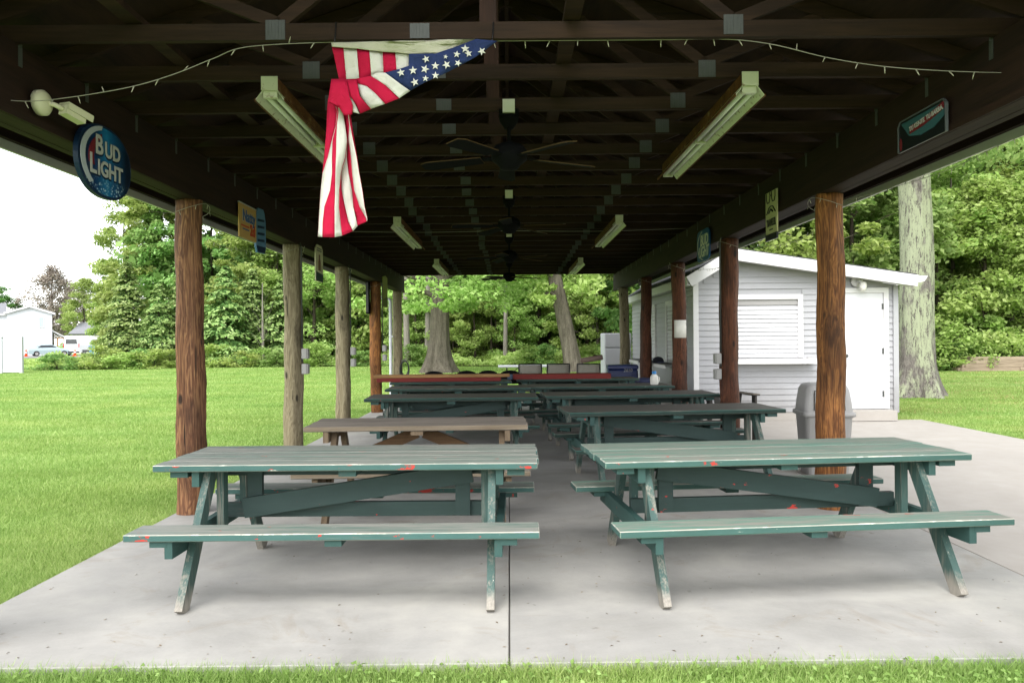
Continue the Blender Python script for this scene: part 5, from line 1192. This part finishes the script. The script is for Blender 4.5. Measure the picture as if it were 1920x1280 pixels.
def hemlock_mesh(name, m, m2, seed, H, Rad):
    """drooping layered boughs; the young growth at their tips is a lighter mesh of its own"""
    rg = np.random.default_rng(seed); Cs, Ns, Ss, Us = [], [], [], []
    lv = int(H * 4.2)
    for i in range(lv):
        t = (i + rg.random()) / lv; z = 0.2 + (H - 0.25) * t; L = Rad * (1 - t) ** 0.8 * rg.uniform(0.8, 1.12) + 0.1
        for k in range(int(8 + 3 * rg.random())):
            a = rg.random() * 2 * math.pi; d = np.array([math.cos(a), math.sin(a), 0]); sN = np.array([-d[1], d[0], 0]); nn = int(46 * L / Rad) + 9
            u = rg.random(nn) ** 0.6; lat = rg.normal(size=nn) * 0.2 * L * (0.3 + 0.7 * np.sin(np.pi * np.clip(u, 0, 1) * 0.8))
            LL = L * rg.uniform(0.72, 1.08)
            C = d * (u * LL)[:, None] + sN * lat[:, None] + np.array([0, 0, 1]) * (z + 0.2 * LL * u - 0.5 * LL * u ** 2 - 0.28 * np.abs(lat) + rg.normal(size=nn) * 0.03)[:, None]
            Cs.append(C); Ns.append(np.tile([0, 0, 1.0], (nn, 1)) + d * (0.35 + 0.5 * u)[:, None] + rg.normal(size=(nn, 3)) * 0.3); Ss.append(rg.uniform(0.15, 0.3, nn)); Us.append(u + rg.normal(size=nn) * 0.12)
    C = np.concatenate(Cs); N = np.concatenate(Ns); S_ = np.concatenate(Ss); U = np.concatenate(Us); out = []
    for q, mm in ((U < 0.74, m), (U >= 0.74, m2)):
        V, F = quads(C[q], N[q], S_[q], 0.5, rg); out.append(np_mesh(name, V, F, mm))
    return out
def make_tree(kind, label, group, crown, trunk, loc, sc=1.0, rz_=0.0, cat='tree', sxy=None):
    t = empty(kind, (loc[0], loc[1], GZ), rz_, label, cat, group); q = sxy or sc; t.scale = (q, q, sc)
    if trunk is not None: link('trunk', trunk, t)
    if crown is not None: link('crown', crown, t)
    return t
BL = []
for i, (mn, H, z0, Rd, cl_, per, sz) in enumerate([('leaf_light', 12, 1.0, 4.2, 95, 170, 0.30), ('leaf_mid', 13, 1.2, 4.4, 100, 170, 0.30), ('leaf_dark', 12, 1.0, 4.3, 100, 160, 0.30),
                                                   ('leaf_light', 9, 0.6, 3.2, 80, 150, 0.22), ('leaf_mid', 15, 3.4, 5.0, 120, 150, 0.30), ('leaf_light', 14, 3.0, 4.6, 110, 150, 0.28)]):
    cm, cs = crown_mesh('crown', MT[mn], 40 + i, H, z0, Rd, cl_, per, sz, clump_r=0.95)
    BL.append((cm, trunk_mesh('trunk', MT['bark_dark' if i % 2 else 'bark_grey'], 90 + i, H * 0.86, 0.17, 0.03, targets=cs[:16])))
HM = [(hemlock_mesh('crown', MT['leaf_hemlock'], MT['leaf_shoot'], 5, 7.0, 2.3), trunk_mesh('trunk', MT['bark_dark'], 5, 6.6, 0.12, 0.015)), (hemlock_mesh('crown', MT['leaf_hemlock'], MT['leaf_shoot'], 8, 5.6, 2.2), trunk_mesh('trunk', MT['bark_dark'], 8, 5.2, 0.11, 0.015))]
BU = []
for i, mn in enumerate(['leaf_light', 'fern', 'leaf_mid']):
    cm, cs = crown_mesh('crown', MT[mn], 70 + i, 1.7, 0.05, 1.3, 34, 60, 0.15, clump_r=0.42, flat=0.75, top=0.9); BU.append((cm, trunk_mesh('stem', MT['bark_dark'], 70 + i, 1.1, 0.03, 0.01, targets=cs[:8])))
def X(px, Y): return (px - CX) / F_PX * Y
G1 = 'trees beyond the lawn'
def T(k, px, Y, sc, lb, group=G1, sxy=None): return make_tree('broadleaf_tree', lb, group, BL[k][0], BL[k][1], (X(px, Y), Y), sc, random.uniform(0, 6.28), sxy=sxy)
T(0, 282, 61, 1.1, 'light green maple rising into the white sky beside the houses'); T(1, 325, 62, 1.1, 'tall mid green tree rising behind the first log post', sxy=1.0)
T(3, 160, 118, 1.25, 'low light green tree behind the white van')
T(0, 215, 70, 0.75, 'light green tree just past the white van', sxy=0.55)
T(5, 235, 72, 1.12, 'open-crowned tree reaching highest beside the white sky', sxy=0.8)
lbL = 'leafy tree in the dense tree line between the lawn-side posts'
for k, px, Y, sc in [(1, 400, 60, 1.15), (0, 450, 66, 1.3), (2, 500, 58, 1.1), (5, 480, 54, 0.85), (1, 560, 56, 1.2), (0, 600, 60, 1.2), (3, 590, 50.5, 0.95), (2, 640, 57, 1.2), (0, 670, 53, 1.05), (1, 705, 60, 1.25), (3, 700, 51, 0.9), (3, 520, 53, 0.95)]: T(k, px, Y, sc, lbL)
def HMK(k, px, Y, sc, lb):
    t = make_tree('hemlock_tree', lb, 'hemlocks beyond the lawn', HM[k][0][0], HM[k][1], (X(px, Y), Y), sc, random.uniform(0, 6.28)); link('young_growth', HM[k][0][1], t); return t
HMK(0, 240, 48.5, 1.0, 'dark hemlock standing nearest the parked van'); HMK(1, 300, 47.5, 0.95, 'lighter hemlock just before the first log post'); HMK(0, 350, 48.5, 1.0, 'hemlock half hidden by the first log post')
HMK(1, 425, 48, 1.15, 'light green hemlock just past the first log post'); HMK(0, 475, 50, 0.95, 'hemlock between the first two log posts beside a dead trunk'); HMK(1, 528, 49, 1.0, 'hemlock half behind the nearest grey post')
o = make_tree('dead_tree', 'bare grey dead spruce trunk among the hemlocks', None, None, trunk_mesh('trunk', MT['bark_pale'], 3, 5.2, 0.11, 0.02, targets=[(0.7 * math.cos(a), 0.7 * math.sin(a), 1.6 + 0.22 * q) for q, a in enumerate(np.linspace(0, 25, 15))], limb=0.14), (X(494, 47.8), 47.8))
# far sky-line trees behind the houses
cm, cs = crown_mesh('crown', MT['leaf_brown'], 77, 12, 3.0, 4.4, 110, 90, 0.3, clump_r=1.1, flat=0.8)
make_tree('budding_tree', 'brownish thin-leaved tree behind the white house', 'trees behind the houses', cm, trunk_mesh('trunk', MT['bark_grey'], 77, 11, 0.22, 0.03, targets=cs[:40], limb=0.3), (X(100, 122), 122), 1.12)
make_tree('budding_tree', 'smaller brownish tree behind the bungalow roof', 'trees behind the houses', cm, bpy.data.meshes['trunk'], (X(140, 130), 130), 0.95, 2.0)
T(2, 8, 118, 0.85, 'green tree behind the roof of the white house', 'trees behind the houses'); T(0, -40, 122, 0.9, 'tree at the picture edge behind the white house', 'trees behind the houses')
# woods at the far end of the pavilion
lbC = 'leafy tree in the wood seen through the far end of the pavilion'
for k, px, Y, sc in [(3, 890, 43.5, 0.5), (3, 930, 44.5, 0.55), (3, 965, 43, 0.48), (3, 1010, 44, 0.55), (3, 850, 44.5, 0.5), (3, 780, 43.5, 0.55), (3, 860, 50, 0.75), (3, 905, 54, 0.8), (3, 940, 52, 0.7), (3, 990, 55, 0.8), (3, 1030, 50, 0.65), (3, 880, 60, 1.0), (3, 970, 63, 1.0), (3, 1050, 60, 1.0), (5, 745, 50, 0.95), (4, 790, 47, 0.9), (5, 870, 46, 0.92), (4, 925, 50, 1.0), (5, 985, 47, 0.95), (4, 1030, 52, 1.05), (5, 1100, 46, 0.9), (4, 1150, 50, 1.0), (0, 830, 58, 1.1), (2, 960, 60, 1.2), (2, 900, 66, 1.2), (1, 1060, 58, 1.1), (0, 1120, 42, 0.62), (3, 1085, 46, 0.7), (3, 1170, 44, 0.8), (1, 1190, 55, 1.1), (3, 770, 49, 0.8)]: T(k, px, Y + 4.5, sc * 1.08, lbC, 'woods past the far end')
for px, Y, h, r_, mt, lb in [(948, 46, 8, 0.14, 'bark_pale', 'slim pale trunk in the wood behind the folding table'), (763, 45.5, 9, 0.2, 'bark_pale', 'pale slim trunk just right of the last grey post'), (803, 47, 9, 0.19, 'bark_pale', 'pale slim trunk beside the wide trunk'),
                             (980, 50, 8, 0.12, 'bark_pale', 'thin pale trunk right of centre in the wood'), (905, 50, 7, 0.09, 'bark_dark', 'thin dark trunk in the shady wood'), (1012, 49, 7, 0.09, 'bark_dark', 'thin dark trunk left of the leaning tree'), (922, 48, 6, 0.07, 'bark_dark', 'thinnest dark stem in the shady wood')]:
    make_tree('slim_tree', lb, 'slim trunks in the wood', None, trunk_mesh('trunk', MT[mt], int(px), h, r_, r_ * 0.6, flare=1.2, targets=[(random.uniform(-1, 1), random.uniform(-1, 1), h * 0.8 + random.random()) for _ in range(3)]), (X(px, Y), Y))
# right side wood
lbR = 'leafy tree in the bright wood beyond the shed and patio'
for k, px, Y, sc in [(2, 1240, 40, 0.95), (1, 1330, 37, 1.0), (1, 1410, 40, 1.05), (0, 1480, 36, 1.0), (0, 1530, 42, 1.05), (1, 1600, 37, 1.0), (0, 1660, 43, 1.15), (0, 1720, 46, 1.2), (0, 1790, 38, 0.95), (3, 1760, 36, 0.9), (3, 1850, 35.5, 0.95), (0, 1900, 40, 1.0), (1, 1960, 40, 1.1), (3, 1930, 36, 1.0), (0, 1830, 47, 1.3), (0, 1870, 52, 1.45), (1, 1780, 54, 1.4), (1, 2040, 42, 1.1), (0, 1560, 50, 1.3), (2, 1440, 48, 1.2), (1, 1900, 58, 1.75), (0, 1990, 52, 1.6), (1, 2080, 56, 1.7)]: T(k, px, Y, sc, lbR, 'bright wood beyond the patio')
# the two wide trunks at the far end and the lichen tree
def big_tree(label, loc, h, r0, r1, bark_, seed, lean=(0, 0), crown=None, flare=1.6):
    rg = np.random.default_rng(seed); n, m = 40, 60; vs, fs = [], []; ph = rg.uniform(0, 6.28, 6)
    for i in range(m + 1):
        t = i / m; z = h * t; r = r0 + (r1 - r0) * t; fl_ = (flare - 1) * math.exp(-z / (r0 * 1.5))
        for k in range(n):
            a = 2 * math.pi * k / n; rid = 0.035 * math.sin(9 * a + ph[0] + 1.4 * math.sin(z * 0.9)) + 0.02 * math.sin(17 * a + ph[1] + z) + 0.05 * math.sin(2 * a + ph[2] + 0.4 * z)
            rt = fl_ * (1 + 0.55 * math.sin(5 * a + ph[3]) + 0.25 * math.sin(8 * a + ph[4]))
            rr = r * (1 + rid + rt); vs.append((rr * math.cos(a) + lean[0] * z + 0.1 * math.sin(z * 0.5 + ph[5]), rr * math.sin(a) + lean[1] * z, z - 0.06))
    for i in range(m):
        for k in range(n): a = i * n + k; b = i * n + (k + 1) % n; fs.append((a, b, b + n, a + n))
    fs.append(tuple(m * n + k for k in range(n)))
    mb = MB(); mb.add(vs, fs, 0, True); top = Vector((lean[0] * h * 0.8, 0, h * 0.8))
    t = empty('big_tree', (loc[0], loc[1], GZ), 0, label, 'tree')
    tm = mb.mesh('trunk', MT[bark_]); link('trunk', tm, t)
    if crown:
        cm_, cs_ = crown; link('crown', cm_, t)
        for c in cs_[:9]:
            b = Vector(c); a = Vector((lean[0] * b.z * 0.75, 0, max(3.2, b.z * 0.78))); mb2 = MB(); mb2.tube([a, a.lerp(b, 0.5) + Vector((0, 0, 0.3)), b], [r1 * 0.4, r1 * 0.28, 0.03], 6, cap=False); build('limb', mb2, MT[bark_], t)
    return t
cA = crown_mesh('crown', MT['leaf_light'], 201, 13, 2.9, 5.5, 170, 100, 0.22, clump_r=0.9, flat=0.4)
cB = crown_mesh('crown', MT['leaf_light'], 202, 13, 3.2, 5.2, 160, 100, 0.22, clump_r=0.9, flat=0.4)
cC = crown_mesh('crown', MT['leaf_mid'], 203, 15, 5.6, 6.5, 150, 110, 0.17, clump_r=1.0, flat=0.35)
big_tree('wide grey tree trunk with flared roots past the far end', (X(822, 36), 36), 10, 0.47, 0.34, 'bark_grey', 11, crown=cA, flare=1.9)
big_tree('grey trunk leaning towards the left behind the mesh chairs', (X(1072, 35.5), 35.5), 10, 0.36, 0.27, 'bark_grey', 12, lean=(-0.16, 0), crown=cB, flare=1.4)
big_tree('thick trunk covered in pale lichen beside the shed', (X(1717, 19.2), 19.2), 11, 0.43, 0.29, 'bark_lichen', 13, lean=(-0.012, 0), crown=cC, flare=1.75)
# shrubs along the lawn edge
lbB = 'leafy shrub in the hedge line along the lawn edge'
for px, Y in [(108, 44), (172, 45), (190, 44.5), (210, 45), (235, 44.5), (262, 45.5), (290, 45), (318, 46), (395, 46), (420, 46.5), (455, 46), (490, 46.5), (520, 46), (575, 46.5), (600, 46), (660, 46.5), (685, 46), (770, 44.5), (790, 46), (1000, 43), (1020, 42.5), (1095, 41), (1115, 40), (1140, 39), (1160, 38)]:
    k = random.randrange(3); make_tree('shrub', lbB, 'shrubs at the lawn edge', BU[k][0], BU[k][1], (X(px, Y), Y), random.uniform(0.5, 0.8), random.uniform(0, 6.28), 'shrub', sxy=random.uniform(0.8, 1.2))
lbB2 = 'low shrub in the undergrowth behind the timbers'
for px, Y in [(1690, 33.8), (1745, 33.5), (1775, 33.8), (1800, 33.4), (1830, 34), (1860, 34.5), (1900, 34.5), (1945, 34.5), (1980, 34)]:
    k = random.randrange(3); make_tree('shrub', lbB2, 'shrubs behind the timbers', BU[k][0], BU[k][1], (X(px, Y), Y), random.uniform(0.7, 1.1), random.uniform(0, 6.28), 'shrub', sxy=random.uniform(0.9, 1.3))
# uncountable growth: fern band and undergrowth, far wood, grass
rg = np.random.default_rng(99)
n = 60000; k = rg.integers(0, len(EDGE) - 1, n); t = rg.random(n); E = np.array(EDGE, float)
P0 = E[k] * (1 - t[:, None]) + E[k + 1] * t[:, None]; keep = (P0[:, 0] > -32) & (P0[:, 0] < 40); P0 = P0[keep]; n = len(P0)
C = np.stack([P0[:, 0] + rg.normal(size=n) * 0.3, P0[:, 1] + rg.random(n) ** 0.7 * 5.0, np.zeros(n)], 1)
hgt = 0.5 + 0.35 * np.sin(C[:, 0] * 0.9) * np.sin(C[:, 1] * 0.7 + 1) + 0.25 * np.sin(C[:, 0] * 2.3 + C[:, 1]); C[:, 2] = GZ + rg.random(n) ** 0.7 * np.clip(hgt, 0.15, 1.1)
V, F = quads(C, rg.normal(size=(n, 3)) * 0.5 + np.array([0, -0.35, 0.8]), rg.uniform(0.12, 0.3, n), 0.5, rg)
tag(link('undergrowth', np_mesh('undergrowth', V, F, MT['fern'])), 'bright ferns and weeds along the foot of the wood', 'undergrowth', kind='stuff')
n = 95000; C = np.stack([rg.uniform(-30, 66, n), rg.uniform(58, 80, n), rg.random(n) ** 1.25 * 20], 1); keep = (C[:, 0] > -25) | (C[:, 2] < 9); C = C[keep]; n = len(C)
V, F = quads(C, rg.normal(size=(n, 3)) * 0.6 + np.array([0, -0.3, 0.7]), rg.uniform(0.45, 1.0, n), 0.65, rg)
tag(link('far_woods', np_mesh('far_woods', V, F, MT['leaf_mid'])), 'dense dark wood closing off the view behind the trees', 'woods', kind='stuff')

def blades(n, x0, x1, y0, y1, h, wd, rg, excl=None, ypow=1.0):
    y = y0 + (y1 - y0) * rg.random(n) ** ypow; x = x0 + (x1 - x0) * rg.random(n)
    if excl is not None: k_ = excl(x, y); x, y = x[k_], y[k_]
    n = len(x); a = rg.random(n) * 6.283; hh = h * rg.uniform(0.5, 1.3, n); ww = wd * rg.uniform(0.6, 1.3, n)
    sc_ = 1.0; dx, dy = np.cos(a) * ww / 2, np.sin(a) * ww / 2; lx, ly = rg.normal(size=n) * hh * 0.5, rg.normal(size=n) * hh * 0.5
    b0 = np.stack([x - dx, y - dy, np.full(n, GZ)], 1); b1 = np.stack([x + dx, y + dy, np.full(n, GZ)], 1); tp = np.stack([x + lx, y + ly, GZ + hh], 1)
    return np.stack([b0, b1, tp], 1).reshape(-1, 3)
def slabfree(x, y): return ~((x > SX0 - 0.015) & (x < 7.21) & (y > SY0 - 0.0) & (y < SY1)) | (((x > 7.21)) | (y < SY0 + 0.0)) 
def offslab(x, y):
    inside = ((x > SX0 + 0.0) & (x < SX1) & (y > SY0 - 0.005) & (y < SY1)) | ((x >= SX1 - 0.05) & (x < 7.2) & (y > 3.545) & (y < 20.5))
    return ~inside
def fan_blades(n, y0, y1, xa, xb, rg, h=0.036, k=0.0012):
    y = np.exp(rg.uniform(math.log(y0), math.log(y1), n)); u = rg.random(n); x = xa(y) * (1 - u) + xb(y) * u
    q = offslab(x, y); x, y = x[q], y[q]; n = len(x); a = rg.random(n) * 6.283; hh = h * rg.uniform(0.5, 1.35, n); ww = k * y * rg.uniform(0.6, 1.3, n)
    dx, dy = np.cos(a) * ww / 2, np.sin(a) * ww / 2; lx, ly = rg.normal(size=n) * hh * 0.55, rg.normal(size=n) * hh * 0.55
    return np.stack([np.stack([x - dx, y - dy, np.full(n, GZ)], 1), np.stack([x + dx, y + dy, np.full(n, GZ)], 1), np.stack([x + lx, y + ly, GZ + hh], 1)], 1).reshape(-1, 3)
ones = np.ones_like
B = [blades(80000, -3.6, 3.9, 2.3, 3.6, 0.045, 0.0055, rg, offslab), blades(26000, -3.6, 3.9, 3.36, 3.56, 0.066, 0.005, rg, offslab), blades(16000, -2.97, -2.85, 3.4, 14, 0.05, 0.006, rg, offslab, 1.7),
     fan_blades(330000, 3.3, 47, lambda y: -0.74 * y - 0.8, lambda y: -2.84 * ones(y), rg), fan_blades(30000, 20.3, 43, lambda y: -2.84 * ones(y), lambda y: 7.5 * ones(y), rg),
     fan_blades(90000, 9.0, 33, lambda y: 6.9 * ones(y), lambda y: 0.76 * y + 1.0, rg)]
V = np.concatenate(B); tag(link('grass', np_mesh('grass', V, np.arange(len(V)).reshape(-1, 3), MT['grass_blade'])), 'short mown grass round the slab', 'grass', kind='stuff')
# broad-leaved weeds in the strip before the slab
nn = 4200; wx = rg.uniform(-3.4, 3.8, nn); wy = 3.47 - rg.random(nn) ** 1.3 * 1.0
dens = 0.5 + 0.5 * np.sin(wx * 2.1 + 1.0) * np.sin(wx * 5.3 + wy * 6) + 0.35 * (wx > -0.3); kk = rg.random(nn) < np.clip(dens, 0.08, 0.9); wx, wy = wx[kk], wy[kk]; nn = len(wx)
C = np.stack([wx, wy, GZ + 0.02 + rg.random(nn) * 0.035], 1)
V, F = quads(C, rg.normal(size=(nn, 3)) * 0.35 + np.array([0, -0.25, 0.9]), rg.uniform(0.014, 0.036, nn), 0.6, rg)
tag(link('weeds', np_mesh('weeds', V, F, MT['weed_leaf'])), 'broad-leaved weeds along the front edge of the slab', 'weeds', kind='stuff')

nn = 420; lx_ = rg.uniform(-2.8, 3.0, nn); ly_ = 3.5 + rg.random(nn) ** 1.7 * 9; C = np.stack([lx_, ly_, np.full(nn, 0.004)], 1)
V, F = quads(C, rg.normal(size=(nn, 3)) * 0.12 + np.array([0, 0, 1.0]), rg.uniform(0.006, 0.024, nn), 0.45, rg)
tag(link('leaf_litter', np_mesh('leaf_litter', V, F, MT['litter'])), 'dry leaf crumbs and chips scattered on the slab', 'litter', kind='stuff')

# ------------------------------------------------------------------ labels for look-alikes, told apart by their order
ORD = ['first', 'second', 'third', 'fourth', 'fifth', 'sixth', 'seventh', 'eighth', 'ninth', 'tenth', 'eleventh', 'twelfth', 'thirteenth', 'fourteenth', 'fifteenth', 'sixteenth', 'seventeenth', 'eighteenth', 'nineteenth', 'twentieth',
       'twenty-first', 'twenty-second', 'twenty-third', 'twenty-fourth', 'twenty-fifth', 'twenty-sixth', 'twenty-seventh', 'twenty-eighth', 'twenty-ninth', 'thirtieth', 'thirty-first', 'thirty-second', 'thirty-third', 'thirty-fourth', 'thirty-fifth']
for lb, txt_ in ((lbL, 'leafy tree in the line behind the lawn, %s from the parked van'), (lbC, 'leafy tree past the far end of the pavilion, %s from the last grey post'),
                 (lbR, 'leafy tree in the wood behind shed and patio, %s from the refrigerator'), (lbB, 'low shrub along the lawn edge, %s from the vinyl fence'), (lbB2, 'low shrub behind the timbers, %s from the lichen trunk')):
    same = sorted([o for o in col.objects if o.get('label') == lb], key=lambda o: o.location.x / o.location.y)
    for i, o in enumerate(same): o['label'] = txt_ % ORD[i]
